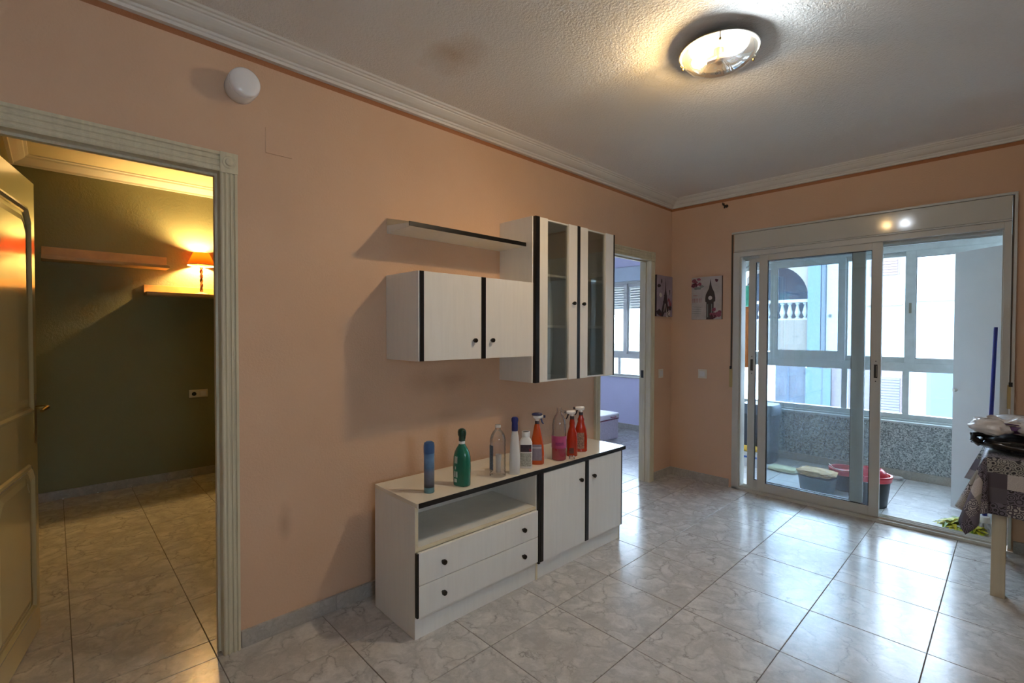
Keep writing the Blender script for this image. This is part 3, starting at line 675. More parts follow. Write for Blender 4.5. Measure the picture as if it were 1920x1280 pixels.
canvas_print('canvas_print', Ml, .30, .392, [
    ('lattice_tower_print', PLUM, [lat, [(.40, .34), (.69, .34), (.69, .38), (.40, .38)], [(.45, .50), (.65, .50), (.65, .53), (.45, .53)]]),
    ('tower_highlight_print', PALE, [[(.44, .12), (.47, .12), (.53, .32), (.51, .32)], [(.60, .12), (.63, .12), (.57, .32), (.55, .32)]]),
    ('swirl_print', PLUM, [blob(.14, .10, .13, .09), blob(.86, .22, .10, .08), blob(.14, .74, .10, .04), blob(.30, .86, .03, .06), blob(.82, .62, .03, .08)]),
    ('rose_print', PINK, rose(.80, .36, .10, .8)), ('pale_bloom_print', PALE, rose(.72, .07, .08, .8)+[blob(.22, .52, .09, .05)]), ('wine_bloom_print', WINE, [blob(.22, .05, .08, .04), blob(.70, .22, .05, .04)])],
    'canvas print of a lattice tower on the long wall beside the far doorway', plain('print_mauve_grey', '#9a8c98', .6, .15, vs=12))

# ---------------------------------------------------------------- ceiling lamp
LC = Vector((1.425, -2.275, 0))
cl = root('ceiling_lamp', (LC.x, LC.y, 2.69), 0, 'round glass dish ceiling lamp with one warm and one cool bulb', 'lamp')
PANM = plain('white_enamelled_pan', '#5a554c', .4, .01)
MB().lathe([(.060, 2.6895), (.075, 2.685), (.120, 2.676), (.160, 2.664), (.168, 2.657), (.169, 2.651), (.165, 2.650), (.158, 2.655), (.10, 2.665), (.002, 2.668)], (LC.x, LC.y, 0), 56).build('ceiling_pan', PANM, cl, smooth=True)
MB().lathe([(.020, 2.667), (.022, 2.650), (.016, 2.630), (.018, 2.610), (.010, 2.600), (.002, 2.598)], (LC.x, LC.y, 0), 20).build('hub', BRASS, cl, smooth=True)
prof = [(.157, 2.646), (.150, 2.628), (.135, 2.610), (.11, 2.594), (.08, 2.583), (.04, 2.578), (.002, 2.577)]
dish = MB().lathe(prof, (LC.x, LC.y, 0), 56, cap=False).build('glass_dish', DISH, cl, smooth=True)
for dirv in (Vector((-.98, -.2, 0)), Vector((.66, .75, 0)), Vector((.42, -.9, 0))):
    dirv.normalize(); p = LC+dirv*.163
    m = MB(); m.tube([LC+dirv*.15+Vector((0, 0, 2.657)), p+Vector((0, 0, 2.652)), p+dirv*.004+Vector((0, 0, 2.640)), p-dirv*.006+Vector((0, 0, 2.630)), p-dirv*.016+Vector((0, 0, 2.634))], .0025, 8)
    cpb = m.build('clip', METAL, cl, smooth=True)
    q_ = p-dirv*.006
    MB().lathe([(.001, -.014), (.005, -.010), (.006, -.004), (.003, 0)], (q_.x, q_.y, 2.632), 12).build('clip_knob', BRASS, cpb, smooth=True)
for (off, col, e, nm) in ((Vector((-.066, -.058, 0)), (1.0, .66, .30), WARM_E, 'warm bulb'), (Vector((.090, -.050, 0)), (.80, .90, 1.0), COOL_E, 'cool white bulb')):
    d = off.normalized(); b = LC+off+Vector((0, 0, 2.611))
    sk = MB().tube([LC+d*.010+Vector((0, 0, 2.632)), b-d*.030], .012, 14).build('socket', plain('brown_bakelite', '#4a3423', .4), cl, smooth=True)
    m = MB(); pr = []
    for k in range(11):
        a = PI*k/10; pr.append((math.sin(a)*.022+.0005, -math.cos(a)*.030))
    ring = MB().lathe(pr, (0, 0, 0), 20, 'x'); rotm = Matrix.Rotation(math.atan2(d.y, d.x), 4, 'Z')
    ring.v = [b + (rotm @ v) for v in ring.v]
    o = ring.build('bulb', emis(nm.replace(' ', '_'), col, e), sk, smooth=True); o['label'] = nm

# ---------------------------------------------------------------- bedroom furniture
PINE = plain('varnished_pine', '#c8a268', .4, .12, vs=9)
s1 = root('wooden_shelf', (-3.04, -4.1, 2.0), 0, 'long varnished pine shelf on the bedroom wall, left and higher', 'shelf')
P_('shelf_board', PINE, s1, .002, (-3.139, -2.93, -4.50, -3.665, 1.975, 2.003)); P_('wall_rail', PINE, s1, .002, (-3.139, -3.120, -4.50, -3.665, 2.003, 2.095))
s2 = root('wooden_shelf', (-3.04, -3.4, 1.73), 0, 'varnished pine shelf under the lit table lamp, right and lower', 'shelf')
P_('shelf_board', PINE, s2, .002, (-3.139, -2.93, -3.836, -2.95, 1.730, 1.758)); P_('wall_rail', PINE, s2, .002, (-3.139, -3.120, -3.836, -2.95, 1.758, 1.830))
LX, LY, LZ = -3.03, -3.405, 1.758
tl = root('table_lamp', (LX, LY, LZ), 0, 'small lit table lamp with orange shade and twisted stem', 'lamp')
MB().lathe([(.055, 0), (.055, .006), (.045, .012), (.03, .016), (.014, .024), (.012, .03)], (LX, LY, LZ), 28).build('base', CREAM, tl, smooth=True)
mt = plain('twist_cream', '#e0c68f', .4); mt2 = plain('twist_brown', '#5c3018', .4)
for ph, mm in ((0, mt), (PI, mt2)):
    pts = [(LX+.0065*math.cos(ph+k*.42), LY+.0065*math.sin(ph+k*.42), LZ+.026+k*.0058) for k in range(42)]
    MB().tube(pts, .0085, 8).build('stem', mm, tl, smooth=True)
m = MB(); m.lathe([(.112, .285), (.066, .395)], (LX, LY, LZ), 40, cap=False); m.build('lamp_shade', shade_mat('orange_shade', '#b85a22', '#a83406', .07), tl, smooth=True)
m = MB(); m.lathe([(.1145, .274), (.1145, .286), (.1125, .286), (.1125, .274)], (LX, LY, LZ), 40, cap=False); m.build('shade_band', plain('cream_band', '#f0e2b8', .6), tl, smooth=True)
m = MB(); m.lathe([(.003, 0), (.017, .01), (.021, .026), (.014, .044), (.002, .05)], (LX, LY, LZ+.345-.02), 16); o = m.build('bulb', emis('shelf_lamp_bulb', (1, .62, .22), SHELF_E), tl, smooth=True)
so = root('wall_socket', (-3.139, -3.42, .77), 0, 'ivory double wall socket on the bedroom far wall', 'socket')
P_('socket_plate', IVORY, so, .003, (-3.139, -3.131, -3.495, -3.34, .765, .84))
MB().lathe([(.019, .0), (.019, .0015), (.017, .002)], (-3.131, -3.455, .80), 20, 'x').build('socket_well', DARK, so)
MB().box(-3.131, -3.127, -3.405, -3.355, .78, .825).build('rocker', WPLAST, so, bevel=.001)

# ottoman in the far room
ot = root('storage_ottoman', (-1.52, .72, 0), 0, 'pink and cream padded storage box in the lilac room', 'ottoman')
FAB = plain('pale_quilted_fabric', '#cfc4c6', .8, .1, vs=40, bump=.4); LID = plain('cream_padded_lid', '#e9e4e0', .6); PIPE = plain('dark_pink_piping', '#8d4550', .6)
P_('body', FAB, ot, .018, (-1.76, -1.27, .42, 1.0, .0, .262))
P_('lid', LID, ot, .02, (-1.77, -1.26, .41, 1.01, .272, .345))
P_('piping', PIPE, ot, .003, (-1.763, -1.266, .418, 1.003, .262, .272))
MB().tube([(-1.262, .80, .305), (-1.245, .82, .298), (-1.245, .90, .298), (-1.262, .92, .305)], .007, 8).build('handle', PIPE, ot, smooth=True)

# ---------------------------------------------------------------- bottles
Z0 = .629
camd = Vector((-.72, .69, 0))
def at(x, y, r): return Vector((x, y, Z0)) + camd*r*.9
def lbl(parent, c, rx, ry, z0, z1, a0, a1, mat, power=2., rot=0, name='paper_label', off=.0006, prof=None, n=14):
    m = MB(); rows = []
    for k in range(n+1):
        a = a0+(a1-a0)*k/n; ca, sa = math.cos(a), math.sin(a)
        row = []
        for j in range(7):
            z = z0+(z1-z0)*j/6
            sx, sy = (prof(z) if prof else (rx, ry))
            x = math.copysign(abs(ca)**(2/power), ca)*(sx+off); y = math.copysign(abs(sa)**(2/power), sa)*(sy+off)
            row.append((c[0]+x*math.cos(rot)-y*math.sin(rot), c[1]+x*math.sin(rot)+y*math.cos(rot), c[2]+z))
        rows.append(row)
    for k in range(n):
        for j in range(6): m.add([rows[k][j], rows[k+1][j], rows[k+1][j+1], rows[k][j+1]], [(0, 1, 2, 3)])
    return m.build(name, mat, parent, smooth=True)
def pf(profile):
    def f(z):
        for a, b in zip(profile, profile[1:]):
            if a[0] <= z <= b[0]:
                t = (z-a[0])/max(1e-6, b[0]-a[0]); return a[1]+(b[1]-a[1])*t, a[2]+(b[2]-a[2])*t
        return profile[-1][1:3]
    return f
FACE = math.atan2(-.69, .72)          # world angle pointing to the camera side
# 1 spray can
c = at(.426, -3.145, .026); r = root('spray_can', c, 0, 'slim blue grey air freshener spray can, leftmost on the sideboard', 'spray can')
def canmat():
    m, t, p = nt('can_print'); p.inputs['Roughness'].default_value = .28
    s = N(t, 'ShaderNodeSeparateXYZ'); t.links.new(pos(t), s.inputs[0])
    mr = N(t, 'ShaderNodeMapRange'); mr.inputs[1].default_value = 0; mr.inputs[2].default_value = .2
    t.links.new(s.outputs[2], mr.inputs[0])
    rr = ramp(t, mr.outputs[0], [(0, lin('#5f8790')), (.12, lin('#5f8790')), (.14, lin('#23282a')), (.24, lin('#5c5d64')), (.5, lin('#717887')), (.6, lin('#4f7194')), (.8, lin('#6a8fb4')), (1, lin('#44688f'))])
    n = N(t, 'ShaderNodeTexNoise', Scale=45); t.links.new(pos(t), n.inputs['Vector'])
    t.links.new(mix(t, .25, rr.outputs[0], n.outputs[0], 'OVERLAY'), p.inputs['Base Color']); return m
MB().lathe([(.0245, 0), (.026, .002), (.026, .006), (.0252, .01), (.0252, .182), (.026, .185), (.0245, .19)], c, 28).build('can_body', canmat(), r, smooth=True)
MB().lathe([(.0245, .188), (.026, .192), (.0262, .225), (.0235, .240), (.014, .246), (.002, .246)], c, 28).build('cap', plain('blue_cap', '#3f618f', .3), r, smooth=True)
# 2 green trigger bottle
def trigger_head(parent, c, z, rot, mat, mat2, s=1., collar=None, low=False):
    R = Matrix.Translation(c+Vector((0, 0, z))) @ Matrix.Rotation(rot, 4, 'Z') @ Matrix.Scale(s, 4)
    def put(m, nm, mm, par): m.v = [R @ v for v in m.v]; return m.build(nm, mm, par, smooth=True)
    put(MB().lathe([(.0135, 0), (.014, .003), (.014, .019), (.012, .022)], (0, 0, 0), 20), 'collar', collar or mat2, parent)
    hd = MB()
    secs = [(-.024, .006, .006, .048), (-.020, .010, .012, .048), (-.008, .012, .017, .044), (.010, .0115, .016, .044), (.028, .010, .012, .047), (.036, .008, .009, .048), (.040, .006, .006, .048)]
    rings = [[(x, w*math.cos(2*PI*k/14), zc+h*math.sin(2*PI*k/14)) for k in range(14)] for x, w, h, zc in secs]
    hd.loft(rings); hd.lathe([(.011, .02), (.010, .04)], (0, 0, 0), 14); h = put(hd, 'spray_head', mat, parent)
    put(MB().tube([(.020, 0, .042), (.028, 0, .026), (.032, 0, .012), (.040, 0, .002)], [.006, .005, .005, .004], 8), 'trigger', mat2, parent)
    put(MB().lathe([(.008, .038), (.009, .041), (.009, .050), (.006, .052)], (0, 0, .048), 12, 'x'), 'nozzle', mat2, parent)
GB = plain('green_plastic', '#0f6b52', .22, .05, clear=.4); GD = plain('dark_green_head', '#07382b', .3)
WP2 = plain('white_hdpe', '#dcdcd8', .35, .02)
c = at(.452, -2.966, .03); r = root('trigger_bottle', c, 0, 'dark green trigger spray bottle with green head', 'bottle')
pr_ = [(0, .039, .027), (.004, .0445, .031), (.09, .046, .032), (.145, .0435, .031), (.168, .038, .028), (.186, .029, .024), (.202, .0185, .017), (.211, .0145, .014)]
bd = MB().sect([q for q in pr_], c, 28, 2.6, .38); bd.build('bottle_body', GB, r, smooth=True)
MB().lathe([(.0145, .210), (.0155, .214), (.0155, .224), (.014, .227)], c, 20).build('neck_ring', WP2, r, smooth=True)
MB().sect([(.222, .0135, .0135), (.226, .0165, .0165), (.246, .0160, .0160), (.255, .0235, .0205), (.270, .0245, .0210), (.281, .0200, .0175), (.287, .0100, .0090)], c, 24, 2.3, -.3).build('spray_head', GD, r, smooth=True)
tdir = Vector((math.cos(-.1), math.sin(-.1), 0))
MB().tube([c+tdir*.014+Vector((0, 0, .276)), c+tdir*.026+Vector((0, 0, .274)), c+tdir*.028+Vector((0, 0, .260)), c+tdir*.027+Vector((0, 0, .240))], [.007, .006, .0045, .0035], 8).build('trigger', GD, r, smooth=True)
lg = plain('silver_print', '#a9c2b6', .4)
for (z0, z1, a0, a1) in ((.115, .150, -1.75, -1.35), (.045, .075, -1.80, -1.60), (.045, .075, -1.52, -1.33), (.02, .038, -1.8, -1.4), (.085, .10, -1.65, -1.5)):
    lbl(r, c, 0, 0, z0, z1, a0-.33, a1-.33, lg, 2.6, .38, 'printed_mark', prof=pf(pr_))
# 3 clear bottle with dark vertical label
CLR = thin_glass('clear_pet', (.97, .965, .96), haze=.045, rough=.06, f0=.08, hazecol=(1, 1, 1))
c = at(.464, -2.733, .036); r = root('plastic_bottle', c, 0, 'empty clear ribbed plastic bottle without cap', 'bottle')
pr_ = [(0, .038, .038), (.004, .042, .042)]+[(.012+.011*k, .042-(.0022 if k % 2 else 0), .042-(.0022 if k % 2 else 0)) for k in range(17)]+[(.205, .040, .040), (.225, .034, .034), (.242, .024, .024), (.252, .0145, .0145), (.262, .0135, .0135), (.263, .016, .016), (.267, .016, .016), (.268, .0135, .0135), (.277, .0135, .0135)]
MB().sect(pr_, c, 30, 2.3, .3, cap=False).build('bottle_body', CLR, r, smooth=True)
MB().lathe([(.016, .262), (.0165, .264), (.0165, .272), (.014, .276)], c, 20, cap=False).build('neck_ring', WP2, r, smooth=True)
lbl(r, c, .042, .042, .04, .17, FACE-1.35, FACE-.62, plain('blue_grey_label', '#4b6072', .5, .35, vs=120), 2.3, .0, 'paper_label', off=.001)
# 4 white bottle with blue cap
c = at(.492, -2.633, .022); r = root('cleaner_bottle', c, 0, 'tall narrow white cleaner bottle with dark blue cap', 'bottle')
pr_ = [(0, .026, .018), (.004, .029, .021), (.10, .028, .0205), (.16, .025, .019), (.20, .021, .017), (.225, .017, .0145), (.24, .0145, .014)]
MB().sect(pr_, c, 26, 2.4, FACE+PI/2).build('bottle_body', WP2, r, smooth=True)
BLU = plain('dark_blue_cap', '#161c66', .3)
MB().sect([(.236, .016, .0155), (.240, .0175, .017), (.262, .0175, .016), (.280, .0165, .0145), (.292, .0195, .015), (.303, .0195, .015), (.311, .014, .012), (.313, .006, .006)], c, 24, 2.2, FACE+PI/2).build('cap', BLU, r, smooth=True)
lbl(r, c, 0, 0, .04, .125, PI*.80, PI*1.05, plain('violet_print', '#3b2b4a', .5, .4, vs=90), 2.4, FACE+PI/2, prof=pf(pr_))
# 5 squat jar
c = at(.447, -2.501, .03); r = root('supplement_jar', c, 0, 'square shouldered white jar with printed label', 'jar')
pr_ = [(0, .034, .026), (.004, .037, .029), (.145, .037, .029), (.160, .030, .025), (.172, .021, .021), (.176, .020, .020)]
MB().sect(pr_, c, 28, 4.0, FACE+PI/2).build('jar_body', WP2, r, smooth=True)
MB().lathe([(.0225, .176), (.0235, .179), (.0235, .205), (.022, .207), (.020, .206), (.0195, .203), (.002, .203)], c, 28).build('cap', WP2, r, smooth=True)
MB().lathe([(.0195, .2032), (.0195, .2045), (.002, .2045)], c, 24).build('cap_inset', plain('cap_inset_brown', '#2f2a26', .5), r)  # dark brown disc set into the top of the cap
pa = FACE+PI/2
lbl(r, c, 0, 0, .012, .088, -2.35, -.75, plain('text_print', '#a3a59a', .5, .35, vs=150), 4, pa, prof=pf(pr_))
lbl(r, c, 0, 0, .094, .135, -2.35, -.75, plain('dark_print', '#33262f', .5, .3, vs=90), 4, pa, 'printed_mark', prof=pf(pr_))
lbl(r, c, 0, 0, .098, .112, -1.35, -.80, plain('red_print', '#7d1c26', .5), 4, pa, 'printed_mark', prof=pf(pr_), off=.0012)
# 6 orange trigger bottle, 8/9 red trigger bottles
ORG = plain('orange_plastic', '#c04a12', .22, .04, clear=.4); RED = plain('red_orange_plastic', '#a82709', .22, .04, clear=.4)
NAVY = plain('navy_head', '#23264f', .3); DKC = plain('dark_collar', '#2a1414', .35)
def shaped(c, rot, mat, prof, name, label, head, head2, hrot, hs, lab=None, collar=None, pw=2.5):
    r = root(name, c, 0, label, 'bottle')
    MB().sect(prof, c, 28, pw, rot).build('bottle_body', mat, r, smooth=True)
    trigger_head(r, c, prof[-1][0]-.002, hrot, head, head2, hs, collar or head2)
    if lab:
        for (z0, z1, a0, a1, mt_, nm) in lab: lbl(r, c, 0, 0, z0, z1, a0, a1, mt_, pw, rot, nm, prof=pf(prof))
    return r
prA = [(0, .038, .022), (.004, .042, .025), (.06, .043, .026), (.11, .039, .025), (.16, .029, .021), (.20, .021, .017), (.228, .016, .0145), (.236, .0135, .0135)]
ra = root  # readability
c = at(.438, -2.398, .026); r = root('trigger_bottle', c, 0, 'orange trigger spray bottle with navy and white head', 'bottle')
MB().sect(prA, c, 28, 2.5, pa).build('bottle_body', ORG, r, smooth=True)
trigger_head(r, c, .234, pa, WPLAST, NAVY, .95, DKC)
Rh = Matrix.Translation(c+Vector((0, 0, .234))) @ Matrix.Rotation(pa, 4, 'Z')
m = MB().sect([(.052, .030, .013), (.058, .033, .0145), (.064, .028, .012), (.068, .012, .006)], (0, 0, 0), 20, 2.2); m.v = [Rh @ v for v in m.v]; m.build('head_cover', NAVY, r, smooth=True)
lbl(r, c, 0, 0, .025, .118, -2.3, -.95, plain('grey_violet_label', '#857a86', .5, .12, vs=60), 2.5, pa, prof=pf(prA))
lbl(r, c, 0, 0, .095, .104, -2.25, -1.0, plain('pale_print', '#b9aeb4', .5), 2.5, pa, 'printed_mark', prof=pf(prA), off=.0012)
# 7 pink liquid bottle
c = at(.474, -2.240, .04); r = root('plastic_bottle', c, 0, 'clear bottle half filled with bright pink liquid', 'bottle')
pr_ = [(0, .040, .040), (.004, .043, .043), (.15, .0435, .0435), (.17, .0415, .0415), (.215, .042, .042), (.245, .036, .036), (.268, .026, .026), (.284, .0150, .0150), (.30, .0138, .0138), (.316, .0138, .0138)]
MB().sect(pr_, c, 32, 2.1, 0, cap=False).build('bottle_body', CLR, r, smooth=True)
PK = bpy.data.materials.new('pink_liquid'); PK.use_nodes = True; pp = PK.node_tree.nodes['Principled BSDF']
pp.inputs['Base Color'].default_value = lin('#d8124f'); pp.inputs['Roughness'].default_value = .1; pp.inputs['Transmission Weight'].default_value = .05
nz = N(PK.node_tree, 'ShaderNodeTexNoise', Scale=4.); PK.node_tree.links.new(mix(PK.node_tree, nz.outputs[0], lin('#b80842'), lin('#d0104e')), pp.inputs['Base Color'])
MB().sect([(.002, .038, .038), (.006, .0415, .0415), (.085, .042, .042)], c, 32, 2.1).build('liquid', PK, r, smooth=True)
lbl(r, c, .0445, .0445, .075, .150, FACE-1.5, FACE+1.5, plain('pink_label', '#b34a78', .35, .12, vs=50), 2.1, 0)
lbl(r, c, .0450, .0450, .095, .112, FACE-.6, FACE+.6, plain('violet_lettering', '#8c2f68', .4, .3, vs=130), 2.1, 0, 'printed_mark')
m = MB().tube([c+Vector((.014, 0, .300)), c+Vector((.026, .012, .296)), c+Vector((.030, .020, .284)), c+Vector((.024, .016, .276))], [.008, .009, .009, .006], 10); m.build('tilted_cap', CLR, r, smooth=True)
prB = [(0, .031, .021), (.004, .034, .024), (.10, .034, .024), (.14, .030, .022), (.17, .022, .018), (.19, .017, .0155), (.205, .018, .016), (.222, .0145, .0140), (.232, .0135, .0135)]
lr1 = plain('dark_red_print', '#5c2c22', .4, .3, vs=90); lr2 = plain('dark_pale_print', '#8a6d5c', .5, .6, vs=110)
c = at(.464, -2.106, .026); shaped(c, pa, RED, prB, 'trigger_bottle', 'red spray bottle with white head, nearer of the two red ones', WPLAST, DKC, pa+PI, .95, [(.02, .055, -2.1, -1.4, lr1, 'printed_mark')])
prC = [(z*1.02, a*1.22, b*1.15) for z, a, b in prB[:-2]]+[(.226, .0145, .0140), (.236, .0135, .0135)]
c = at(.427, -1.969, .03); shaped(c, pa, RED, prC, 'trigger_bottle', 'red spray bottle with white head, last on the right of the sideboard row', WPLAST, DKC, pa+PI, .98, [(.02, .125, -2.2, -1.2, lr2, 'paper_label')])
# small clear cap lying near the pink bottle
r = root('clear_cap', (.500, -2.155, Z0), 0, 'small clear dosing cap lying beside the pink bottle', 'cap')
MB().lathe([(.017, 0), (.019, .004), (.016, .020), (.015, .022), (.014, .020), (.016, .004)], (.500, -2.155, Z0), 20, cap=False).build('cap_shell', CLR, r, smooth=True)
r = root('plastic_cup', (.44, -2.672, Z0), 0, 'small white measuring cup between the clear and the white bottle', 'cup')
MB().lathe([(.013, 0), (.014, .002), (.0165, .10), (.0155, .10), (.0125, .004)], (.395, -2.665, Z0), 20, cap=False).build('cup_shell', WP2, r, smooth=True)

# ---------------------------------------------------------------- table with cloth and bags
TX0, TX1, TY0, TY1, TZ = 2.262, 3.20, -.835, -.10, .742
TL = wood_white('cream_table_leg', '#c4bca4', .05, .45)
tb = root('dining_table', (2.7, -.45, 0), 0, 'cream table with square legs at the right of the balcony door', 'table')
P_('tabletop', TL, tb, .003, (TX0, TX1, TY0, TY1, TZ-.03, TZ))
P_('apron', TL, tb, .002, (TX0+.03, TX1-.03, TY0+.02, TY0+.04, TZ-.11, TZ-.03), (TX0+.03, TX1-.03, TY1-.04, TY1-.02, TZ-.11, TZ-.03), (TX0+.03, TX0+.05, TY0+.04, TY1-.04, TZ-.11, TZ-.03), (TX1-.05, TX1-.03, TY0+.04, TY1-.04, TZ-.11, TZ-.03))
for lx in (TX0+.024, TX1-.080):
    for ly in (TY0+.012, TY1-.068): P_('leg', TL, tb, .003, (lx, lx+.056, ly, ly+.056, 0, TZ-.03))
def cloth():
    ov = .305; nx, ny = 84, 72; W_, D_ = TX1-TX0, TY1-TY0; e = .006
    me = bpy.data.meshes.new('tablecloth'); vs = []; uvs = []
    for j in range(ny+1):
        for i in range(nx+1):
            u = -ov+(W_+2*ov)*i/nx; v = -ov+(D_+2*ov)*j/ny
            du = -u if u < 0 else (u-W_ if u > W_ else 0); dv = -v if v < 0 else (v-D_ if v > D_ else 0)
            sx = -1 if u < 0 else 1; sy = -1 if v < 0 else 1
            bx = min(max(u, 0), W_)+TX0; by = min(max(v, 0), D_)+TY0
            d = math.hypot(du, dv); z = TZ+.003
            if d > 0:
                if du > 0 and dv > 0:
                    ph = math.atan2(dv, du); fl = .06+.26*math.cos(ph)**1.5+.05*math.cos(9*ph)
                    out = .007+fl*d; dr = d*.965; wob = .018*math.sin(9*ph)*d/.4
                    ox = sx*(math.cos(ph)*out-math.sin(ph)*wob); oy = sy*(math.sin(ph)*out+math.cos(ph)*wob)
                else:
                    s_ = bx*11+by*9; k = max(0, 1-min(bx-TX0, TX1-bx, 9 if dv else 9)/.3) if dv else max(0, 1-min(by-TY0, TY1-by)/.3)
                    out = .007+(.04+.03*math.sin(s_)+.02*math.sin(2.3*s_+1)+(.24*k if du else .0))*d; dr = d*(.985)
                    ox = sx*out if du else 0; oy = sy*out if dv else 0
                bx += ox; by += oy; z -= dr
            if by > -.025: by = -.025
            vs.append((bx, by, z)); uvs.append((u, v))
    fs = [(j*(nx+1)+i, j*(nx+1)+i+1, (j+1)*(nx+1)+i+1, (j+1)*(nx+1)+i) for j in range(ny) for i in range(nx)]
    L = Vector((2.7, -.45, TZ-.4)); me.from_pydata([tuple(Vector(v)-L) for v in vs], [], fs)
    ul = me.uv_layers.new(name='uv')
    for lp in me.loops: ul.data[lp.index].uv = uvs[lp.vertex_index]
    me.materials.append(cloth_mat('patchwork_oilcloth')); me.shade_smooth()
    o = bpy.data.objects.new('tablecloth', me); COL.objects.link(o); o.location = L; WM[o.name] = Matrix.Translation(L)
    sm = o.modifiers.new('solid', 'SOLIDIFY'); sm.thickness = .0012; sm.offset = 1
    return tag(o, 'grey purple patchwork patterned tablecloth hanging over the table corner', 'tablecloth')
cloth()
def lump(c, rx, ry, rz, amp, seed, nu=48, nv=28, power=3., u0=0, u1=1, v0=0, v1=1, off=0, flat=True, fq=6):
    m = MB()
    def fn(a, b):
        th_ = 2*PI*(u0+(u1-u0)*a); ph = PI*((v0+(v1-v0)*b)-.5)
        ct, st, cp, sp = math.cos(th_), math.sin(th_), math.cos(ph), math.sin(ph)
        q = 2/power; f = lambda w: math.copysign(abs(w)**q, w)
        x, y, z = f(ct)*abs(cp)**q, f(st)*abs(cp)**q, f(sp)
        n_ = noise.fractal(Vector((x*fq*.35+seed, y*fq*.35, z*fq*.35)), 1.0, 2.0, 4)
        k = 1+amp*n_
        p = Vector((x*rx*k, y*ry*k, z*rz*k)); nn = Vector((x/rx, y/ry, z/rz)).normalized()
        p += nn*off
        if flat and p.z < -rz*.98+off: p.z = -rz*.98
        return c+p
    m.grid(fn, nu, nv); return m
BLK = plain('black_plastic_bag', '#0b0a0d', .25, .2, bump=.6, bs=30); WBG = plain('translucent_white_bag', '#dad6d2', .25, .08, bump=.5, bs=25, clear=.5)
bb = root('black_bag', (2.50, -.62, .747), 0, 'crumpled black plastic bag lying flat on the patterned tablecloth', 'bag')
lump(Vector((2.56, -.60, .797)), .355, .22, .050, .12, 3.1, 64, 28, 2.6, fq=6).build('bag_body', BLK, bb, smooth=True)
MB().tube([(2.235, -.70, .79), (2.205, -.71, .815), (2.20, -.70, .835), (2.235, -.68, .838), (2.31, -.66, .825)], [.02, .018, .014, .014, .01], 10).build('bag_handle', BLK, bb, smooth=True)
wb = root('paper_roll_pack', (2.60, -.58, .835), 0, 'crinkled white plastic pack of paper rolls with a purple label on the black bag', 'pack')
wc = Vector((2.60, -.58, .895)); lump(wc, .355, .20, .052, .12, 8.3, 72, 30, 2.7, fq=7).build('bag_body', WBG, wb, smooth=True)
lump(wc, .355, .20, .052, .12, 8.3, 16, 10, 2.7, .575, .66, .36, .60, .003, False, fq=7).build('purple_label', plain('purple_print', '#4b2a5c', .35, .15, vs=30), wb, smooth=True)
lump(Vector((2.275, -.70, .892)), .085, .07, .046, .22, 2.2, 36, 22, 2.3, fq=5, flat=False).build('bag_corner', WBG, wb, smooth=True)
q = MB(); q.grid(lambda a, b: Vector((2.25+.13*a+.01*math.sin(9*b), -.74+.05*math.sin(3*a+4*b)*.4+.03*b, .905+.042*b+.012*math.sin(8*a))), 14, 8); q.build('bag_flap', WBG, wb, smooth=True)

# ---------------------------------------------------------------- balcony things
cu = root('storage_cupboard', (2.58, 1.0, 0), 0, 'plain white balcony cupboard with its tall door standing open', 'cupboard')
P_('body', WHITEWALL, cu, .002, (2.32, 2.9, .54, .558, 0, 2.12), (2.32, 2.9, 1.44, 1.458, 0, 2.12), (2.32, 2.9, .558, 1.44, 2.10, 2.12), (2.32, 2.9, .558, 1.44, 0, .04), (2.89, 2.9, .558, 1.44, .04, 2.10))
for zz in (.5, .95, 1.4, 1.8): P_('shelf_board', WHITEWALL, cu, .001, (2.33, 2.889, .558, 1.44, zz, zz+.016))
Ld = Vector((2.023, .767, 0)); Hd = Vector((2.298, .530, 0)); e_ = (Hd-Ld).normalized(); n_ = Vector((-e_.y, e_.x, 0)); 
if n_.y < 0: n_ = -n_
q = MB(); w_ = (Hd-Ld).length
vs = [Ld+e_*a+n_*b+Vector((0, 0, z)) for z in (.012, 2.045) for b in (0, .018) for a in (0, w_)]
q.add(vs, [(0, 2, 3, 1), (4, 5, 7, 6), (0, 1, 5, 4), (2, 6, 7, 3), (0, 4, 6, 2), (1, 3, 7, 5)])
cdoor = q.build('door', plain('white_cupboard_door', '#d4d9db', .4, .02), cu, bevel=.001)
kp = Ld+e_*.035+Vector((0, 0, .955))
q = MB().tube([kp, kp-n_*.012, kp-n_*.014, kp-n_*.028], [.008, .008, .016, .013], 14); q.build('knob', WPLAST, cdoor, smooth=True)
# broom
br = root('mop', (2.23, .30, 0), 0, 'mop with long blue handle leaning against the open cupboard door', 'mop')
BH = plain('blue_handle_plastic', '#14257e', .3)
MB().tube([(2.229, .295, .085), (2.250, .40, .80), (2.264, .485, 1.448)], [.013, .012, .011], 14).build('handle', BH, br, smooth=True)
MB().lathe([(.016, .12), (.030, .115), (.034, .09), (.034, .075), (.002, .07)], (2.229, .295, 0), 20).build('mop_socket', WPLAST, br, smooth=True)
m = MB()
for k in range(70):
    a = random.uniform(0, 2*PI); q0, q1 = random.uniform(.005, .028), random.uniform(.02, .055)
    m.tube([(2.229+q0*math.cos(a), .295+q0*math.sin(a), .08), (2.229+(q1+.005)*math.cos(a), .295+(q1+.005)*math.sin(a), .045), (2.229+q1*math.cos(a+.2), .295+q1*math.sin(a+.2), .004)], .0035, 5)
tag(m.build('mop_strings', plain('white_grey_strings', '#c9ccd0', .9), br, smooth=True), kind='stuff')
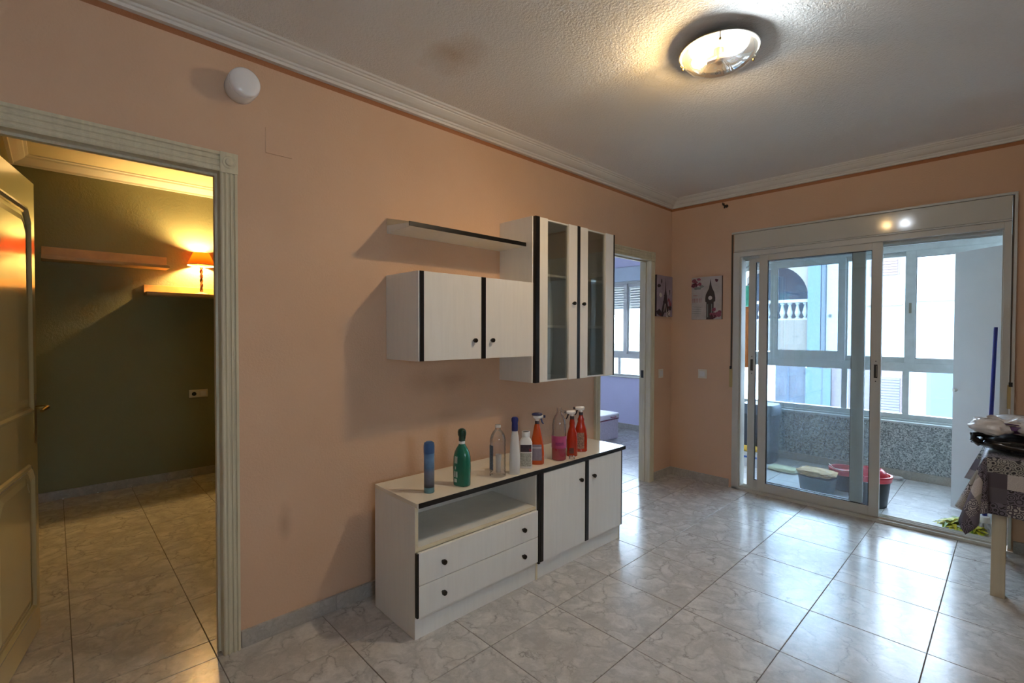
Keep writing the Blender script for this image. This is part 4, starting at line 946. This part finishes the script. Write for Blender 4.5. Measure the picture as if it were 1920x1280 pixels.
# leaf pile
lp = root('leaf_bunch', (2.13, .27, 0), 0, 'heap of yellow green leaves on the balcony floor behind the door track', 'leaves')
LM = [plain('leaf_yellow', '#d6cf3a', .5, .2, vs=20), plain('leaf_green', '#6f8f22', .5, .25, vs=20), plain('leaf_lime', '#aebb35', .5, .2, vs=20)]
def leafmesh(L, w, bend, mat):
    me = bpy.data.meshes.new('leaf'); vs = []; n = 8
    for i in range(n+1):
        t = i/n; hw = w*math.sin(PI*min(1, t*1.0)**.8)*.5+.001; z = bend*math.sin(PI*t)*L
        xx = t*L-L/2; vs += [(xx, -hw, z+.12*hw), (xx, 0, z-.15*hw), (xx, hw, z+.12*hw)]
    fs = []
    for i in range(n): b = i*3; fs += [(b, b+1, b+4, b+3), (b+1, b+2, b+5, b+4)]
    me.from_pydata(vs, [], fs); me.materials.append(mat); me.shade_smooth(); return me
lms = [leafmesh(.10, .026, .12, LM[0]), leafmesh(.12, .024, .2, LM[1]), leafmesh(.09, .030, .16, LM[2]), leafmesh(.11, .022, .25, LM[0]), leafmesh(.09, .024, .1, LM[2])]
for k in range(120):
    o = bpy.data.objects.new('leaf', random.choice(lms)); COL.objects.link(o); o.parent = lp
    t = k/64; rad = math.sqrt(random.random()); a = random.uniform(0, 2*PI)
    x, y = rad*math.cos(a)*.115, rad*math.sin(a)*.085
    o.location = (x-.01, y-.04, .010+.075*(1-rad**1.5)*random.random()**.6); o.rotation_euler = (random.uniform(-.25, .25), random.uniform(-.18, .12), a+random.uniform(-1.2, 1.2))
# mop buckets
BKT = plain('dark_bucket_plastic', '#14191d', .35); RDP = plain('red_plastic', '#c3202f', .3, .05)
def bucket(x, y, h, r1, r2, label, cone=True):
    r = root('mop_bucket', (x, y, 0), 0, label, 'bucket')
    MB().lathe([(r1*.96, 0), (r1, .004), (r2, h-.02), (r2*.985, h-.02), (r1*.95, .01), (.002, .008)], (x, y, 0), 36).build('bucket_body', BKT, r, smooth=True)
    rim = MB().lathe([(r2*.99, h-.045), (r2*1.05, h-.04), (r2*1.07, h-.012), (r2*1.10, h-.006), (r2*1.08, h+.004), (r2*.97, h+.004), (r2*.95, h-.03)], (x, y, 0), 40).build('rim', RDP, r, smooth=True)
    if cone:
        m = MB(); m.sect([(h-.03, r2*.94, r2*.94), (h+.01, r2*.85, r2*.85), (h+.045, r2*.62, r2*.62), (h+.05, r2*.55, r2*.55), (h+.02, r2*.35, r2*.35), (h-.03, r2*.22, r2*.22)], (x, y, 0), 32, cap=False)
        m.build('wringer', RDP, r, smooth=True)
    else:
        m = MB(); m.tube([(x-r2*1.03, y, h-.02), (x-r2*1.06, y-.01, h+.02), (x-r2*.6, y-r2*.9, h+.012), (x, y-r2*1.12, h+.006), (x+r2*.6, y-r2*.9, h+.012), (x+r2*1.05, y-.01, h)], .004, 8); m.build('bucket_handle', METAL, r, smooth=True)
bucket(1.565, .40, .25, .105, .128, 'dark mop bucket with red wringer cone, partly behind the sliding door stile')
bucket(1.33, .70, .19, .095, .122, 'dark bucket with open red rim behind the glass beside the grey tub', False)
gt = root('plastic_tub', (1.155, .50, 0), 0, 'low grey plastic tub with a folded tan cloth on it', 'tub')
GP = plain('grey_tub_plastic', '#5d6b73', .4)
MB().sect([(0, .115, .085), (.004, .12, .09), (.12, .135, .105), (.125, .14, .11), (.128, .13, .10), (.01, .11, .08)], (1.155, .50, 0), 32, 5, -.1).build('tub_body', GP, gt, smooth=True)
TANM = plain('tan_cloth', '#c3a070', .85, .15, vs=30, bump=.5); 
fc = root('folded_cloth', (1.15, .495, .129), 0, 'crumpled tan cloth lying on the grey tub', 'cloth')
lump(Vector((1.155, .50, .158)), .145, .11, .026, .20, 5.5, 40, 20, 3.4, fq=9).build('cloth_body', TANM, fc, smooth=True)
# dark bin with bag
bn = root('dark_bin', (.50, 1.22, 0), 0, 'tall dark grey bin at the left end of the balcony', 'bin')
BD = plain('dark_bin_plastic', '#2a3440', .45); BD2 = plain('bin_lid_plastic', '#4d5c6c', .4)
MB().sect([(0.0, .14, .13), (.01, .15, .14), (.52, .175, .165), (.525, .165, .155)], (.44, 1.20, 0), 32, 4).build('bin_body', BD, bn, smooth=True)
MB().sect([(.525, .18, .17), (.60, .18, .17), (.63, .165, .155), (.635, .10, .10)], (.44, 1.20, 0), 32, 4).build('bin_lid', BD2, bn, smooth=True)
bx = root('cardboard_carton', (.42, .92, 0), 0, 'low white carton with a yellow cloth on it in front of the dark bin', 'carton')
P_('carton_body', plain('white_blue_carton', '#cfd6df', .6), bx, .003, (.28, .54, .84, 1.00, .0, .15))
P_('carton_band', plain('blue_print', '#3c5fae', .6), bx, 0, (.2795, .5405, .8395, 1.0005, .09, .11))
yc = root('yellow_cloth', (.42, .92, .151), 0, 'bunched yellow duster on top of the white carton', 'cloth')
lump(Vector((.42, .92, .172)), .12, .07, .022, .3, 1.5, 36, 18, 3, fq=8).build('cloth_body', plain('yellow_cotton', '#d8b24a', .85, .15, vs=30, bump=.5), yc, smooth=True)
ft = root('folded_towel', (.66, .90, 0), 0, 'folded pale yellow towel lying on the balcony floor', 'towel')
lump(Vector((.75, .93, .022)), .13, .085, .022, .12, 9.2, 40, 18, 4, fq=5).build('towel_body', plain('pale_yellow_towel', '#dfe3bd', .9, .06, vs=60, bump=.5), ft, smooth=True)
sp = root('crumpled_tissue', (1.62, 1.42, 0), 0, 'small crumpled white tissue by the balcony skirting', 'tissue')
lump(Vector((1.60, 1.40, .018)), .05, .025, .018, .3, 4.4, 20, 12, 2.4, fq=9).build('tissue_body', WP2, sp, smooth=True)
# tall timber and green cloth at the balcony's left
cr = root('clothes_airer', (.40, .90, 0), 0, 'slim white clothes airer post behind the left door jamb', 'airer')
MB().tube([(.37, 1.018, .010), (.37, 1.018, 1.93)], .008, 12).build('post', WPLAST, cr, smooth=True)
MB().lathe([(.014, .0), (.014, .012), (.012, .02), (.009, .04)], (.37, 1.018, 0), 24).build('foot', BD2, cr, smooth=True)
MB().tube([(.30, 1.018, 1.915), (.44, 1.018, 1.915)], .006, 10).build('cross_bar', WPLAST, cr, smooth=True)
def hung(x0, x1, y, z0, z1, ph):
    m = MB(); m.grid(lambda a, b: Vector((x0+(x1-x0)*a, y+.012*math.sin(9*a+ph)*b, z1-(z1-z0)*b)), 16, 14)
    m.grid(lambda a, b: Vector((x1-(x1-x0)*a, y+.006+.012*math.sin(9*(1-a)+ph)*b, z1-(z1-z0)*b)), 16, 14); return m
gc = root('green_cloth', (.36, .99, 1.70), 0, 'turquoise green cloth pegged at the top of the white airer', 'cloth')
hung(.30, .41, .992, 1.69, 1.912, 0).build('cloth_body', plain('turquoise_cloth', '#5cc9b0', .8, .2, vs=20), gc, smooth=True)
oc = root('orange_cloth', (.36, .99, 1.05), 0, 'orange brown cloth strip hanging below the turquoise cloth', 'cloth')
hung(.315, .405, .994, 1.03, 1.688, 1).build('cloth_body', plain('orange_brown_cloth', '#b5713f', .8, .2, vs=14), oc, smooth=True)

# ---------------------------------------------------------------- across the street
K = 1.7
def ex(x): return CAM.x+K*(x-CAM.x)
def ez(z): return CAM.z+K*(z-CAM.z)
YF = CAM.y+K*11.935
FW = plain('facade_cream_render', '#5c554c', .9, .03, vs=.6, coord='World'); FB = plain('facade_pale_blue', '#3c4c5b', .9, .03, coord='World'); FWH = plain('facade_white', '#6b6f70', .9, .02, coord='World')
FS = plain('arch_recess_blue_grey', '#323c4a', .9, .08, coord='World'); FBG = plain('facade_beige', '#4c4741', .9, .04, coord='World'); FD = plain('facade_door_grey', '#33373f', .8, .2, vs=2, coord='World'); FP = plain('facade_pink', '#574d4f', .9, coord='World')
FPI = plain('downpipe_blue_grey', '#26323c', .6)
ab = root('apartment_building', (ex(-.5), YF, -5.5), 0, 'pale rendered building across the street with an arched loggia', 'building')
AX0, AX1, AS, AR = -2.25, -.764, 2.2, .743
m = MB()
def fb(x0, x1, z0, z1, d0=0, d1=.5, mi=0): m.box(ex(x0), ex(x1), YF+d0, YF+d1, ez(z0), ez(z1), mi)
fb(-12, AX0, -4, 3.7); fb(AX0, AX1, 3.3, 3.7); fb(AX0, AX1, 1.0, 1.70, mi=1); fb(AX1, 1.02, -4, 3.7)
arc = [(ex(AX0+AR+AR*math.cos(a)), ez(AS+AR*math.sin(a))) for a in [PI*k/20 for k in range(21)]]
for i in range(20):
    (xa, za), (xb, zb) = arc[i], arc[i+1]; top = ez(3.3)
    m.prism([(xb, zb), (xa, za), (xa, top), (xb, top)], 'y', YF, YF+.5)
m.build('wall', [FW, FBG], ab)
q = MB(); q.box(ex(-3), ex(-.2), YF+2.2, YF+2.4, ez(1.0), ez(3.5)); q.box(ex(-3), ex(-.2), YF+.5, YF+2.4, ez(3.35), ez(3.5)); q.box(ex(-3), ex(-.2), YF+.5, YF+2.4, ez(1.0), ez(1.1)); q.build('loggia_recess', FS, ab)
q = MB(); q.box(ex(AX0), ex(AX1), YF+.05, YF+.35, ez(2.09), ez(2.16)); q.box(ex(AX0), ex(AX1), YF+.05, YF+.35, ez(1.68), ez(1.735)); q.build('balustrade_rail', FWH, ab, bevel=.01)
bal = None
for k in range(9):
    x = ex(AX1-.08-.155*k); hh = ez(2.09)-ez(1.735)
    pf_ = [(.055, 0), (.06, .05*hh), (.03, .10*hh), (.055, .22*hh), (.075, .36*hh), (.05, .58*hh), (.03, .80*hh), (.03, .86*hh), (.06, .92*hh), (.06, hh)]
    MB().lathe([(a*1.35, b) for a, b in pf_], (x, YF+.2, ez(1.735)), 14).build('baluster', FWH, ab, smooth=True)
q = MB(); q.box(ex(AX1+.01), ex(-.51), YF-.12, YF, ez(-4), ez(3.7)); q.build('pilaster', FB, ab)
q = MB(); q.tube([(ex(-.46), YF-.06, ez(-4)), (ex(-.46), YF-.06, ez(3.7))], .055*K*.9, 12); q.build('downpipe', FPI, ab, smooth=True)
q = MB(); q.box(ex(-.41), ex(1.02), YF-.04, YF, ez(.9), ez(3.7)); q.build('white_render_panel', FWH, ab)
q = MB(); q.box(ex(-.36), ex(-.32), YF-.10, YF-.04, ez(1.75), ez(1.81)); q.build('wall_box', DARK, ab, bevel=.005)
q = MB(); q.box(ex(.30), ex(.86), YF-.12, YF-.0, ez(1.955), ez(1.98)); q.build('window_ledge', plain('terracotta_ledge', '#5e4330', .8), ab)
SH2 = plain('peach_shutter_slats', '#5c4a40', .7)
def far_shutter(x0, x1, z0, z1, mat):
    fr = MB(); fr.box(ex(x0)-.05, ex(x1)+.05, YF-.07, YF-.035, ez(z0), ez(z1)+.05); w = fr.build('window', FP, ab)
    n = int((ez(z1)-ez(z0))/.09)
    for k in range(n):
        za = ez(z0)+k*.09; MB().box(ex(x0), ex(x1), YF-.10, YF-.07, za+.012, za+.082).build('shutter_slat', mat, w, bevel=.006)
far_shutter(.36, .775, 2.55, 2.90, SH2)
q = MB(); q.box(ex(-1.40), ex(-.79), YF-.03, YF, ez(-.6), ez(.72)); q.build('street_door', FD, ab, bevel=.01)
q = MB(); q.box(ex(-1.14), ex(-1.11), YF-.05, YF-.03, ez(-.6), ez(.70)); q.build('door_stile', FS, ab)
q = MB(); q.box(ex(-.776), ex(-.30), YF-.14, YF-.12, ez(-.6), ez(.66)); q.build('pale_panel', FB, ab, bevel=.01)
q = MB(); q.box(ex(-.30), ex(1.02), YF-.05, YF-.04, ez(-.8), ez(.70)); q.build('pink_render_panel', FP, ab)
far_shutter(.40, .84, -.15, .58, plain('grey_shutter_slats', '#454a52', .7))
ab2 = root('apartment_building', (ex(3), YF-.4, -5.5), 0, 'bright white building across the street on the right', 'building')
q = MB(); q.box(ex(1.02), ex(14), YF-.35, YF+.5, ez(-4), ez(3.7)); q.build('wall', FWH, ab2)
q = MB(); q.box(ex(1.02), ex(14), YF-.40, YF-.35, ez(2.00), ez(2.03)); q.build('string_course', FP, ab2, bevel=.005)
q = MB(); q.box(ex(1.25), ex(3.2), YF-.40, YF-.35, ez(-.8), ez(.74)); q.build('pale_panel', FB, ab2, bevel=.01)
tag(MB().box(-30, 30, 1.9, 40, -5.6, -5.5).build('ground', plain('street_asphalt', '#8a8a88', .9, coord='World')), 'pale street between the flat and the buildings opposite', 'street', kind='structure')

# repeats share a group
for base, g in (('light_switch', 'ivory light switches near the corner'), ('wooden_shelf', 'pine shelves on the bedroom wall'), ('mop_bucket', 'mop buckets on the balcony'),
                ('trigger_bottle', 'trigger spray bottles on the sideboard'), ('plastic_bottle', 'clear bottles on the sideboard'), ('curtain_bracket', 'black curtain rod brackets'),
                ('canvas_print', 'canvas prints in the corner'), ('apartment_building', 'buildings across the street')):
    for o in bpy.data.objects:
        if o.parent is None and o.name.split('.')[0] == base: o['group'] = g
